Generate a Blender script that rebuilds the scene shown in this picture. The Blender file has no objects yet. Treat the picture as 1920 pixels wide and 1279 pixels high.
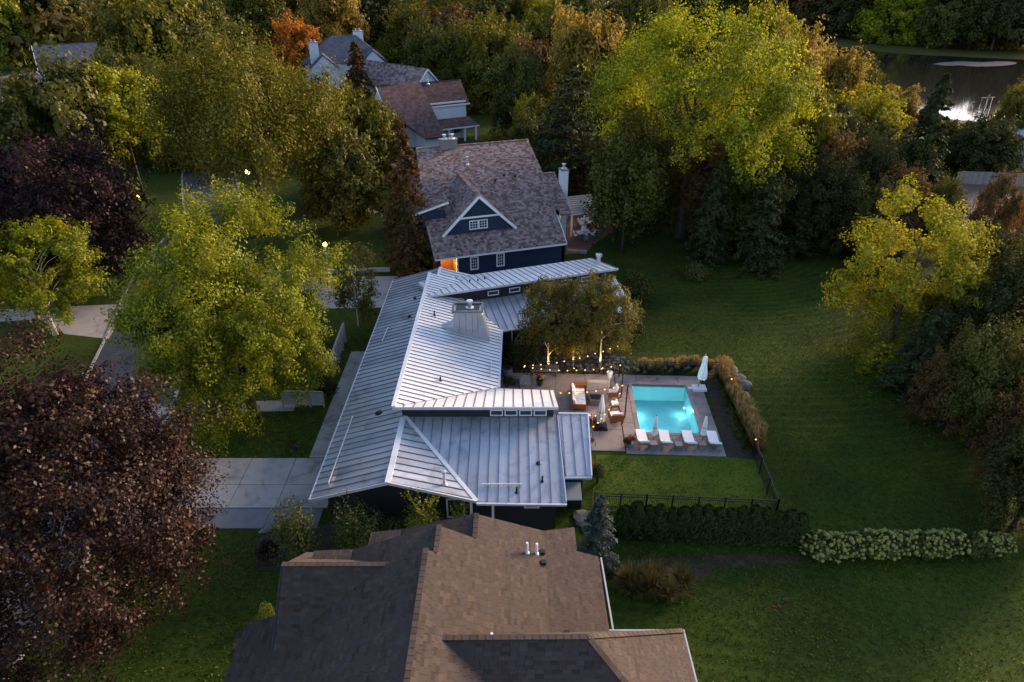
import bpy, math, random
import numpy as np
from mathutils import Vector

# ------------------------------------------------------------------ camera, sky, sun, exposure
SC = bpy.context.scene
COL = SC.collection
R = math.radians
CAM_H, F_PX, CX, CY, PITCH = 30.0, 1280.0, 960.0, 639.5, R(30)
cam_d = bpy.data.cameras.new('camera')
cam_d.sensor_width = 36.0
cam_d.lens = 24.0
cam_d.clip_start = 0.5
cam_d.clip_end = 4000
cam = bpy.data.objects.new('camera', cam_d)
cam.location = (0, 0, CAM_H)
cam.rotation_euler = (R(60), 0, 0)
COL.objects.link(cam)
SC.camera = cam

SUN_AZ, SUN_EL = 52.0, 14.0          # degrees right of straight ahead, degrees above the horizon
world = bpy.data.worlds.new('World')
SC.world = world
world.use_nodes = True
wn = world.node_tree
sky = wn.nodes.new('ShaderNodeTexSky')
sky.sky_type = 'NISHITA'
sky.sun_disc = False
sky.sun_elevation = R(SUN_EL)
sky.sun_rotation = R(SUN_AZ)
sky.air_density = 1.0
sky.dust_density = 0.6
sky.ozone_density = 3.0
bg = wn.nodes['Background']
bg.inputs['Strength'].default_value = 0.15
tint = wn.nodes.new('ShaderNodeMix')           # camera white balance: a touch of magenta
tint.data_type, tint.blend_type = 'RGBA', 'MULTIPLY'
tint.inputs[0].default_value = 1.0
tint.inputs[7].default_value = (1.22, 0.97, 0.89, 1)
wn.links.new(sky.outputs['Color'], tint.inputs[6])
wn.links.new(tint.outputs[2], bg.inputs['Color'])

sun_d = bpy.data.lights.new('sun', 'SUN')
sun_d.energy = 4.0
sun_d.angle = R(24)
sun_d.color = (1.0, 0.72, 0.46)
sun = bpy.data.objects.new('sun', sun_d)
sd = Vector((math.sin(R(SUN_AZ)) * math.cos(R(SUN_EL)), math.cos(R(SUN_AZ)) * math.cos(R(SUN_EL)), math.sin(R(SUN_EL))))
sun.rotation_euler = sd.to_track_quat('Z', 'Y').to_euler()
COL.objects.link(sun)
SC.view_settings.view_transform = 'Standard'
SC.view_settings.look = 'None'
SC.view_settings.gamma = 1.0
SC.view_settings.exposure = 1.92
SC.cycles.use_denoising = True
SC.cycles.max_bounces = 6
SC.cycles.diffuse_bounces = 3
SC.cycles.transparent_max_bounces = 8
SC.cycles.sample_clamp_indirect = 4.0
SC.render.engine = 'CYCLES'


# ------------------------------------------------------------------ survey helpers: a sight line met with a level
def ray(px, py):
    x, y = (px - CX) / F_PX, -(py - CY) / F_PX
    c, s = math.cos(PITCH), math.sin(PITCH)
    return (x, c + y * s, -s + y * c)

def at(px, py, z=0.0):
    d = ray(px, py)
    t = (z - CAM_H) / d[2]
    return Vector((t * d[0], t * d[1], z))

def depth(p):
    return p[1] * math.cos(PITCH) + (CAM_H - p[2]) * math.sin(PITCH)

def height_at(p, py):
    d = ray(CX, py)
    return CAM_H + p[1] * d[2] / d[1]


# ------------------------------------------------------------------ mesh builder
class MB:
    def __init__(s, off=(0, 0, 0)):
        s.v, s.f, s.m = [], [], []
        s.o = Vector(off)

    def poly(s, pts, mi=0):
        b = len(s.v)
        s.v += [tuple(Vector(p) - s.o) for p in pts]
        s.f.append(tuple(range(b, b + len(pts))))
        s.m.append(mi)

    def hexa(s, p, mi=0):               # eight corners: bottom ring then top ring
        b = len(s.v)
        s.v += [tuple(Vector(q) - s.o) for q in p]
        for q in ((3, 2, 1, 0), (4, 5, 6, 7), (0, 1, 5, 4), (1, 2, 6, 5), (2, 3, 7, 6), (3, 0, 4, 7)):
            s.f.append(tuple(b + i for i in q))
            s.m.append(mi)

    def box(s, c, d, rz=0.0, mi=0):     # centre of the base, size
        x, y, z = d[0] / 2, d[1] / 2, d[2]
        cs, sn = math.cos(rz), math.sin(rz)
        r = [(-x, -y), (x, -y), (x, y), (-x, y)]
        r = [(c[0] + a * cs - b * sn, c[1] + a * sn + b * cs) for a, b in r]
        s.hexa([(a, b, c[2]) for a, b in r] + [(a, b, c[2] + z) for a, b in r], mi)

    def prism(s, pts, dz, mi=0):        # polygon pushed down (or along a vector)
        dv = Vector(dz) if hasattr(dz, '__len__') else Vector((0, 0, dz))
        n = len(pts)
        b = len(s.v)
        P = [Vector(p) for p in pts]
        s.v += [tuple(p - s.o) for p in P] + [tuple(p + dv - s.o) for p in P]
        s.f.append(tuple(range(b, b + n)))
        s.f.append(tuple(range(b + 2 * n - 1, b + n - 1, -1)))
        s.m += [mi, mi]
        for i in range(n):
            j = (i + 1) % n
            s.f.append((b + i, b + n + i, b + n + j, b + j))
            s.m.append(mi)

    def beam(s, p, q, w, h, mi=0, up=(0, 0, 1)):   # box bar from p to q
        p, q = Vector(p), Vector(q)
        d = (q - p).normalized()
        side = d.cross(Vector(up))
        if side.length < 1e-4:
            side = Vector((1, 0, 0))
        side.normalize()
        u = side.cross(d)
        a, b = side * w / 2, u * h / 2
        s.hexa([p - a - b, p + a - b, q + a - b, q - a - b, p - a + b, p + a + b, q + a + b, q - a + b], mi)

    def tube(s, path, rad, n=8, mi=0, cap=True):
        path = [Vector(p) for p in path]
        if not hasattr(rad, '__len__'):
            rad = [rad] * len(path)
        b = len(s.v)
        for i, p in enumerate(path):
            d = (path[min(i + 1, len(path) - 1)] - path[max(i - 1, 0)])
            d.normalize()
            a = d.orthogonal().normalized() if abs(d.z) < .99 else Vector((1, 0, 0))
            a = (a - d * a.dot(d)).normalized()
            if abs(d.z) <= .99:
                a = d.cross(Vector((0, 0, 1))).normalized()
            c = d.cross(a)
            for k in range(n):
                t = 2 * math.pi * k / n
                s.v.append(tuple(p + (a * math.cos(t) + c * math.sin(t)) * rad[i] - s.o))
        for i in range(len(path) - 1):
            for k in range(n):
                k2 = (k + 1) % n
                s.f.append((b + i * n + k, b + i * n + k2, b + (i + 1) * n + k2, b + (i + 1) * n + k))
                s.m.append(mi)
        if cap:
            s.f.append(tuple(b + k for k in reversed(range(n))))
            s.f.append(tuple(b + (len(path) - 1) * n + k for k in range(n)))
            s.m += [mi, mi]

    def lathe(s, c, prof, n=12, mi=0, wob=0.0, rs=None):
        c = Vector(c)
        b = len(s.v)
        for (r, z) in prof:
            for k in range(n):
                t = 2 * math.pi * k / n
                rr = r * (1 + (wob * math.sin(k * 2.5) if wob else 0))
                s.v.append(tuple(c + Vector((rr * math.cos(t), rr * math.sin(t), z)) - s.o))
        for i in range(len(prof) - 1):
            for k in range(n):
                k2 = (k + 1) % n
                s.f.append((b + i * n + k, b + i * n + k2, b + (i + 1) * n + k2, b + (i + 1) * n + k))
                s.m.append(mi)
        s.f.append(tuple(b + k for k in reversed(range(n))))
        s.f.append(tuple(b + (len(prof) - 1) * n + k for k in range(n)))
        s.m += [mi, mi]

    def ball(s, c, r, n=8, m=6, mi=0, sq=(1, 1, 1), jit=0.0, rng=None):
        c = Vector(c)
        b = len(s.v)
        for i in range(m + 1):
            a = math.pi * i / m
            for k in range(n):
                t = 2 * math.pi * k / n
                j = 1 + (rng.uniform(-jit, jit) if rng else 0)
                s.v.append(tuple(c + Vector((r * sq[0] * j * math.sin(a) * math.cos(t), r * sq[1] * j * math.sin(a) * math.sin(t), -r * sq[2] * j * math.cos(a))) - s.o))
        for i in range(m):
            for k in range(n):
                k2 = (k + 1) % n
                s.f.append((b + i * n + k, b + i * n + k2, b + (i + 1) * n + k2, b + (i + 1) * n + k))
                s.m.append(mi)

    def build(s, name, mats, parent=None, smooth=False):
        me = bpy.data.meshes.new(name)
        me.from_pydata(s.v, [], s.f)
        mats = mats if isinstance(mats, (list, tuple)) else [mats]
        for m in mats:
            me.materials.append(m)
        if len(mats) > 1:
            me.polygons.foreach_set('material_index', s.m)
        if smooth:
            me.polygons.foreach_set('use_smooth', [True] * len(s.f))
        me.update()
        return link(name, me, parent)


def link(name, data, parent=None):
    o = bpy.data.objects.new(name, data)
    COL.objects.link(o)
    if parent:
        o.parent = parent
    return o

def np_mesh(name, V, Q, mats):          # V (n,3), Q (m,4) arrays
    me = bpy.data.meshes.new(name)
    V = np.ascontiguousarray(V, dtype=np.float32)
    Q = np.ascontiguousarray(Q, dtype=np.int32)
    k = Q.shape[1]
    me.vertices.add(len(V))
    me.vertices.foreach_set('co', V.ravel())
    me.loops.add(Q.size)
    me.loops.foreach_set('vertex_index', Q.ravel())
    me.polygons.add(len(Q))
    me.polygons.foreach_set('loop_start', np.arange(0, Q.size, k, dtype=np.int32))
    me.polygons.foreach_set('loop_total', np.full(len(Q), k, dtype=np.int32))
    for m in (mats if isinstance(mats, (list, tuple)) else [mats]):
        me.materials.append(m)
    me.polygons.foreach_set('use_smooth', np.zeros(len(Q), dtype=bool))
    me.update(calc_edges=True)
    return me

def tag(o, label, cat, group=None, kind=None):
    if label:
        o['label'] = label
    if cat:
        o['category'] = cat
    if group:
        o['group'] = group
    if kind:
        o['kind'] = kind
    return o

def thing(name, label, cat, loc=(0, 0, 0), rz=0.0, group=None):
    o = bpy.data.objects.new(name, None)
    COL.objects.link(o)
    o.location = loc
    o.rotation_euler = (0, 0, rz)
    o.empty_display_size = 0.3
    return tag(o, label, cat, group)

def copy_tree(o, parent=None):
    c = o.copy()
    COL.objects.link(c)
    c.parent = parent
    for ch in o.children:
        copy_tree(ch, c)
    return c

ORD = ['first', 'second', 'third', 'fourth', 'fifth', 'sixth', 'seventh', 'eighth', 'ninth', 'tenth', 'eleventh', 'twelfth',
       'thirteenth', 'fourteenth', 'fifteenth', 'sixteenth', 'seventeenth', 'eighteenth', 'nineteenth', 'twentieth']


# ------------------------------------------------------------------ materials
def nodes(name):
    m = bpy.data.materials.new(name)
    m.use_nodes = True
    nt = m.node_tree
    return m, nt, nt.nodes['Principled BSDF']

def N(nt, t, **kw):
    n = nt.nodes.new(t)
    for k, v in kw.items():
        if k in n.inputs:
            n.inputs[k].default_value = v
        else:
            setattr(n, k, v)
    return n

def ramp(nt, fac, cols, lo=0.0, hi=1.0):
    r = nt.nodes.new('ShaderNodeValToRGB')
    e = r.color_ramp.elements
    while len(e) < len(cols):
        e.new(0.5)
    for i, c in enumerate(cols):
        e[i].position = lo + (hi - lo) * i / max(1, len(cols) - 1)
        e[i].color = (c[0], c[1], c[2], 1)
    nt.links.new(fac, r.inputs['Fac'])
    return r.outputs['Color']

def pm(name, cols, scale=2.0, rough=0.7, metal=0.0, bump=0.0, bscale=None, spec=0.3, stretch=None, isl=0.0, lo=0.25, hi=0.75, detail=6.0):
    m, nt, b = nodes(name)
    tc = N(nt, 'ShaderNodeTexCoord')
    vec = tc.outputs['Object']
    if stretch:
        mp = N(nt, 'ShaderNodeMapping')
        mp.inputs['Scale'].default_value = stretch
        nt.links.new(vec, mp.inputs['Vector'])
        vec = mp.outputs['Vector']
    n = N(nt, 'ShaderNodeTexNoise', Scale=scale, Detail=detail, Roughness=0.65)
    nt.links.new(vec, n.inputs['Vector'])
    fac = n.outputs['Fac']
    if isl:
        g = N(nt, 'ShaderNodeNewGeometry')
        oi = N(nt, 'ShaderNodeObjectInfo')
        ad = N(nt, 'ShaderNodeMath', operation='ADD')
        nt.links.new(g.outputs['Random Per Island'], ad.inputs[0])
        nt.links.new(oi.outputs['Random'], ad.inputs[1])
        fr = N(nt, 'ShaderNodeMath', operation='FRACT')
        nt.links.new(ad.outputs[0], fr.inputs[0])
        mx = N(nt, 'ShaderNodeMix')
        mx.inputs[0].default_value = isl
        nt.links.new(fac, mx.inputs[2])
        nt.links.new(fr.outputs[0], mx.inputs[3])
        fac = mx.outputs[0]
    nt.links.new(ramp(nt, fac, cols, lo, hi), b.inputs['Base Color'])
    b.inputs['Roughness'].default_value = rough
    b.inputs['Metallic'].default_value = metal
    b.inputs['Specular IOR Level'].default_value = spec
    if bump:
        n2 = N(nt, 'ShaderNodeTexNoise', Scale=bscale or scale * 6, Detail=4.0)
        nt.links.new(tc.outputs['Object'], n2.inputs['Vector'])
        bp = N(nt, 'ShaderNodeBump', Strength=bump, Distance=0.05)
        nt.links.new(n2.outputs['Fac'], bp.inputs['Height'])
        nt.links.new(bp.outputs['Normal'], b.inputs['Normal'])
    return m

def leaf_mat(name, cols, transl=0.35, nscale=0.35, isl=0.5):
    m, nt, b = nodes(name)
    nt.nodes.remove(b)
    out = nt.nodes['Material Output']
    tc = N(nt, 'ShaderNodeTexCoord')
    n = N(nt, 'ShaderNodeTexNoise', Scale=nscale, Detail=3.0)
    nt.links.new(tc.outputs['Object'], n.inputs['Vector'])
    mr = N(nt, 'ShaderNodeMapRange')
    mr.inputs[1].default_value = 0.3
    mr.inputs[2].default_value = 0.7
    nt.links.new(n.outputs['Fac'], mr.inputs[0])
    g = N(nt, 'ShaderNodeNewGeometry')
    mx = N(nt, 'ShaderNodeMix')
    mx.inputs[0].default_value = isl
    nt.links.new(mr.outputs[0], mx.inputs[2])
    nt.links.new(g.outputs['Random Per Island'], mx.inputs[3])
    col = ramp(nt, mx.outputs[0], cols, 0.1, 0.9)
    d = N(nt, 'ShaderNodeBsdfDiffuse')
    t = N(nt, 'ShaderNodeBsdfTranslucent')
    nt.links.new(col, d.inputs['Color'])
    nt.links.new(col, t.inputs['Color'])
    ms = N(nt, 'ShaderNodeMixShader')
    ms.inputs[0].default_value = transl
    nt.links.new(d.outputs[0], ms.inputs[1])
    nt.links.new(t.outputs[0], ms.inputs[2])
    gl = N(nt, 'ShaderNodeBsdfGlossy', Roughness=0.45)
    ms2 = N(nt, 'ShaderNodeMixShader')
    ms2.inputs[0].default_value = 0.012
    nt.links.new(ms.outputs[0], ms2.inputs[1])
    nt.links.new(gl.outputs[0], ms2.inputs[2])
    nt.links.new(ms2.outputs[0], out.inputs['Surface'])
    return m

def glow(name, col, strength, sample=False):
    m, nt, b = nodes(name)
    b.inputs['Base Color'].default_value = (*col, 1)
    b.inputs['Emission Color'].default_value = (*col, 1)
    b.inputs['Emission Strength'].default_value = strength
    if not sample:
        m.cycles.emission_sampling = 'NONE'
    return m

M = {}
M['lawn'] = pm('lawn', [(.018, .029, .003), (.031, .050, .005), (.052, .063, .007)], scale=0.16, rough=.95, spec=.1, bump=.6, bscale=9, lo=.3, hi=.72, detail=12)
M['lawn_fresh'] = pm('lawn_fresh', [(.044, .068, .006), (.066, .094, .009), (.10, .11, .014)], scale=0.5, rough=.95, spec=.1, bump=.6, bscale=9, lo=.3, hi=.72, detail=12)
M['asphalt'] = pm('asphalt', [(.035, .037, .045), (.055, .056, .064)], scale=0.8, rough=.85, bump=.2, bscale=30)
def stain(m, dark=.55, scale=.35):           # old spills and damp marks
    nt = m.node_tree
    b = nt.nodes['Principled BSDF']
    src = b.inputs['Base Color'].links[0].from_socket
    tc = N(nt, 'ShaderNodeTexCoord')
    n = N(nt, 'ShaderNodeTexNoise', Scale=scale, Detail=8.0, Roughness=0.7)
    n.inputs['Distortion'].default_value = 1.2
    nt.links.new(tc.outputs['Object'], n.inputs['Vector'])
    r_ = ramp(nt, n.outputs['Fac'], [(dark,) * 3, (1, 1, 1), (1, 1, 1)], .34, .62)
    mx = N(nt, 'ShaderNodeMix', data_type='RGBA', blend_type='MULTIPLY')
    mx.inputs[0].default_value = 1.0
    nt.links.new(src, mx.inputs[6])
    nt.links.new(r_, mx.inputs[7])
    nt.links.new(mx.outputs[2], b.inputs['Base Color'])
    return m
M['concrete'] = pm('concrete', [(.20, .18, .16), (.29, .265, .24), (.33, .30, .275)], scale=0.9, rough=.85, bump=.15, bscale=18, isl=.15, detail=10)
M['paving'] = pm('paving', [(.17, .135, .12), (.25, .205, .185), (.30, .25, .23)], scale=0.8, rough=.8, bump=.15, bscale=18, isl=.25, detail=10)
stain(M['concrete'])
stain(M['paving'], .6, .6)
stain(M['asphalt'], .6, .3)
M['dark_concrete'] = pm('dark_concrete', [(.10, .10, .115), (.15, .15, .165)], scale=1.2, rough=.85, bump=.15)
M['mulch'] = pm('mulch', [(.018, .013, .009), (.040, .029, .019), (.06, .045, .03)], scale=3, rough=.95, bump=.8, bscale=14)
M['soil'] = pm('soil', [(.030, .028, .008), (.050, .036, .020), (.075, .054, .034)], scale=.9, rough=1.0, spec=.05, bump=.6, bscale=10, detail=10)
M['bare'] = pm('bare', [(.09, .06, .045), (.15, .105, .08)], scale=.5, rough=.95, bump=.4)
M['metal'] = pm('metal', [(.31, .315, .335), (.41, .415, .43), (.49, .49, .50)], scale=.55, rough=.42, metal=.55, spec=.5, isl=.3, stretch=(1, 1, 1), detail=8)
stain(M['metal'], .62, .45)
M['metal_bright'] = pm('metal_bright', [(.57, .555, .545), (.68, .665, .65)], scale=.8, rough=.45, metal=.25, spec=.5)  # paler roof metal: glow on the sunward slopes put into colour; also trims
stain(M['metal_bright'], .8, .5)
M['seam'] = pm('seam', [(.13, .13, .145), (.20, .20, .215)], scale=2, rough=.5, metal=.4)  # dark ribs: shade of their sides put into the colour, with seam dirt
M['fascia'] = pm('fascia', [(.44, .45, .48), (.54, .55, .575)], scale=1.5, rough=.45, metal=.25)
M['gutter_grey'] = pm('gutter_grey', [(.26, .26, .27), (.34, .34, .35)], scale=2, rough=.5)
M['dark_wall'] = pm('dark_wall', [(.012, .013, .016), (.022, .023, .027)], scale=2, rough=.7, bump=.2, stretch=(6, 6, .4))
M['white'] = pm('white', [(.56, .56, .56), (.66, .66, .65)], scale=1.2, rough=.55)
M['offwhite'] = pm('offwhite', [(.48, .50, .53), (.60, .61, .63)], scale=.6, rough=.7)
M['navy'] = pm('navy', [(.010, .018, .042), (.016, .028, .060)], scale=1.5, rough=.6, stretch=(.3, .3, 5))
M['glass'] = pm('glass', [(.015, .018, .025), (.03, .035, .045)], scale=1, rough=.08, spec=.8)
M['frost'] = pm('frost', [(.16, .19, .20), (.24, .27, .28)], scale=1.5, rough=.35)
M['black'] = pm('black', [(.008, .008, .009), (.014, .014, .015)], scale=3, rough=.45)
M['wood'] = pm('wood', [(.16, .055, .02), (.26, .095, .035)], scale=3, rough=.55, stretch=(1, 8, 1))
M['greywood'] = pm('greywood', [(.15, .135, .12), (.24, .22, .195)], scale=3, rough=.8, stretch=(1, 8, 1), isl=.3)
M['fabric'] = pm('fabric', [(.66, .65, .64), (.78, .77, .76)], scale=6, rough=.9, bump=.2)
M['shake'] = pm('shake', [(.065, .040, .038), (.14, .090, .080), (.21, .145, .13), (.27, .21, .20)], scale=.5, rough=.9, isl=.62, lo=.15, hi=.85)
M['shake_dark'] = pm('shake_dark', [(.05, .026, .024), (.095, .052, .046), (.13, .078, .068)], scale=.4, rough=.9, isl=.5, lo=.15, hi=.85)
M['shingle'] = pm('shingle', [(.018, .012, .010), (.042, .028, .021), (.036, .028, .026), (.066, .043, .030)], scale=1.2, rough=.94, isl=.62, lo=.1, hi=.9)
M['slate'] = pm('slate', [(.045, .048, .06), (.085, .088, .105)], scale=.6, rough=.8, isl=.4)
M['brick'] = pm('brick', [(.10, .042, .03), (.17, .08, .06)], scale=3, rough=.9, isl=.3)
M['tan_board'] = pm('tan_board', [(.42, .26, .09), (.52, .33, .12)], scale=2, rough=.6)
M['stone'] = pm('stone', [(.09, .085, .08), (.18, .17, .16)], scale=1.4, rough=.9, bump=.5, isl=.3)
M['bark'] = pm('bark', [(.03, .022, .017), (.075, .058, .046)], scale=3, rough=.95, bump=.6, stretch=(3, 3, .6))
M['birch_bark'] = pm('birch_bark', [(.10, .08, .06), (.40, .36, .31), (.48, .44, .38)], scale=3, rough=.85, stretch=(1, 1, 4))
M['terracotta'] = pm('terracotta', [(.03, .03, .04), (.05, .05, .06)], scale=2, rough=.5)
M['bank'] = pm('bank', [(.04, .04, .012), (.07, .06, .02), (.09, .075, .03)], scale=.06, rough=1.0, spec=0.0)
M['sand'] = pm('sand', [(.10, .085, .07), (.18, .15, .13)], scale=.3, rough=1.0, spec=0.0)
M['galv'] = pm('galv', [(.5, .5, .52), (.66, .66, .68)], scale=3, rough=.3, metal=.8)
M['bulb'] = glow('bulb', (1.0, .46, .08), .75)
M['lamp'] = glow('lamp', (1.0, .52, .10), 1.1)
M['lamp_white'] = glow('lamp_white', (1.0, .74, .30), 1.0)
M['pool_lamp'] = glow('pool_lamp', (.8, 1.0, 1.0), .5)
M['tile'] = pm('tile', [(.17, .37, .42), (.23, .45, .49)], scale=1.2, rough=.5)
M['tile_pale'] = pm('tile_pale', [(.14, .40, .45), (.18, .46, .50)], scale=1.2, rough=.5)
M['tile_dark'] = pm('tile_dark', [(.02, .09, .12), (.04, .14, .17)], scale=6, rough=.3)
M['petal_white'] = pm('petal_white', [(.11, .13, .02), (.18, .18, .04), (.215, .175, .06)], scale=1, rough=.9, isl=.8, lo=.1, hi=.9)
M['petal_red'] = pm('petal_red', [(.32, .02, .015), (.45, .05, .02)], scale=5, rough=.8)
M['petal_yellow'] = pm('petal_yellow', [(.55, .33, .01), (.65, .42, .03)], scale=5, rough=.8)

def water_mat(name, tint, ripple, rscale, surf):
    m, nt, b = nodes(name)
    tc = N(nt, 'ShaderNodeTexCoord')
    n = N(nt, 'ShaderNodeTexNoise', Scale=rscale, Detail=3.0)
    nt.links.new(tc.outputs['Object'], n.inputs['Vector'])
    bp = N(nt, 'ShaderNodeBump', Strength=ripple, Distance=0.1)
    nt.links.new(n.outputs['Fac'], bp.inputs['Height'])
    if surf:                                  # clear pool water: tinted see-through plus sky reflection
        nt.nodes.remove(b)
        tr = N(nt, 'ShaderNodeBsdfTransparent')
        tr.inputs['Color'].default_value = (*tint, 1)
        gl = N(nt, 'ShaderNodeBsdfGlossy', Roughness=0.04)
        nt.links.new(bp.outputs[0], gl.inputs['Normal'])
        fr = N(nt, 'ShaderNodeFresnel', IOR=1.33)
        nt.links.new(bp.outputs[0], fr.inputs['Normal'])
        ms = N(nt, 'ShaderNodeMixShader')
        nt.links.new(fr.outputs[0], ms.inputs[0])
        nt.links.new(tr.outputs[0], ms.inputs[1])
        nt.links.new(gl.outputs[0], ms.inputs[2])
        nt.links.new(ms.outputs[0], nt.nodes['Material Output'].inputs['Surface'])
    else:
        b.inputs['Base Color'].default_value = (*tint, 1)
        b.inputs['Roughness'].default_value = 0.06
        b.inputs['IOR'].default_value = 1.33
        b.inputs['Specular IOR Level'].default_value = 0.6
        nt.links.new(bp.outputs[0], b.inputs['Normal'])
    return m
M['pool_water'] = water_mat('pool_water', (.55, .93, .97), .35, 1.6, True)
M['pond_water'] = water_mat('pond_water', (.014, .013, .010), .05, .5, False)

G = {}
G['maple'] = leaf_mat('leaf_maple', [(.046, .064, .003), (.118, .142, .005), (.21, .215, .007), (.31, .275, .010)], .42)
G['bigmaple'] = leaf_mat('leaf_big_maple', [(.04, .055, .003), (.115, .14, .005), (.25, .255, .007), (.40, .36, .010)], .42, .20)
G['purple'] = leaf_mat('leaf_purple', [(.0065, .0032, .003), (.013, .0052, .004), (.024, .0098, .007), (.041, .022, .012)], .25)
G['darkpurple'] = leaf_mat('leaf_dark_purple', [(.010, .005, .006), (.020, .009, .009), (.036, .015, .013)], .2)
G['olive'] = leaf_mat('leaf_olive', [(0.0396, 0.044, 0.0033), (0.088, 0.0836, 0.0055), (0.154, 0.1265, 0.0088)], .35)
G['green'] = leaf_mat('leaf_green', [(0.0297, 0.0351, 0.0054), (0.0594, 0.0621, 0.0081), (0.0945, 0.0891, 0.01215)], .3)
G['darkgreen'] = leaf_mat('leaf_dark_green', [(0.0189, 0.0216, 0.0054), (0.0378, 0.0405, 0.0081), (0.06075, 0.05805, 0.0108)], .25)
G['yellow'] = leaf_mat('leaf_yellow', [(.085, .095, .005), (.20, .19, .008), (.33, .275, .010)], .42)
G['gold'] = leaf_mat('leaf_gold', [(.10, .07, .010), (.19, .13, .018), (.27, .18, .022)], .4)
G['orange'] = leaf_mat('leaf_orange', [(.16, .055, .006), (.33, .115, .012), (.46, .18, .018)], .4)
G['brown'] = leaf_mat('leaf_brown', [(0.042, 0.0264, 0.0096), (0.09, 0.0516, 0.0144), (0.132, 0.072, 0.0192)], .3)
G['spruce'] = leaf_mat('needle_spruce', [(0.0189, 0.02295, 0.0081), (0.03645, 0.04185, 0.0135), (0.0567, 0.0594, 0.01755)], .15)
G['bluespruce'] = leaf_mat('needle_blue', [(.034, .044, .031), (.062, .076, .056), (.095, .11, .084)], .15)
G['rust'] = leaf_mat('needle_rust', [(.03, .026, .007), (.085, .045, .012), (.17, .07, .016)], .3, .22)
G['birch'] = leaf_mat('leaf_birch', [(.05, .048, .008), (.10, .088, .015), (.16, .13, .025)], .4)
G['arbor'] = leaf_mat('leaf_arborvitae', [(.014, .024, .006), (.028, .044, .010), (.045, .06, .014)], .2)
G['shrub'] = leaf_mat('leaf_shrub', [(.034, .042, .008), (.075, .085, .016), (.12, .125, .026)], .3)
G['shrub_yellow'] = leaf_mat('leaf_shrub_yellow', [(.10, .115, .012), (.19, .20, .02), (.28, .25, .03)], .4)
G['grass_gold'] = leaf_mat('blade_gold', [(.20, .13, .045), (.34, .23, .085), (.46, .33, .14)], .3)
G['grass_tawny'] = leaf_mat('blade_tawny', [(.07, .045, .015), (.13, .085, .03), (.19, .13, .05)], .3)
G['grass_green'] = leaf_mat('blade_green', [(.03, .045, .010), (.07, .075, .02), (.13, .10, .035)], .3)

# ------------------------------------------------------------------ the setting: ground, road, paths, water
def sheet(name, pts, z, mat, kind='structure'):
    m = MB()
    m.poly([(p[0], p[1], z) for p in pts])
    o = m.build(name, mat)
    o['kind'] = kind
    return o

def smooth_line(pts, n=8):
    pts = [Vector((p[0], p[1], 0)) for p in pts]
    out = []
    for i in range(len(pts) - 1):
        p0, p1, p2, p3 = pts[max(i - 1, 0)], pts[i], pts[i + 1], pts[min(i + 2, len(pts) - 1)]
        for k in range(n):
            t = k / n
            out.append(0.5 * ((2 * p1) + (p2 - p0) * t + (2 * p0 - 5 * p1 + 4 * p2 - p3) * t * t + (3 * p1 - p0 - 3 * p2 + p3) * t ** 3))
    return out + [pts[-1]]

HX0, HX1, HY0, HY1 = 8.6, 14.2, 38.3, 45.6      # opening in the ground under the pool
g = MB()
BIG = 1500
for a, b, c, d in ((-BIG, HX0, -60, 2200), (HX1, BIG, -60, 2200), (HX0, HX1, -60, HY0), (HX0, HX1, HY1, 2200)):
    g.poly([(a, c, 0), (b, c, 0), (b, d, 0), (a, d, 0)])

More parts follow.
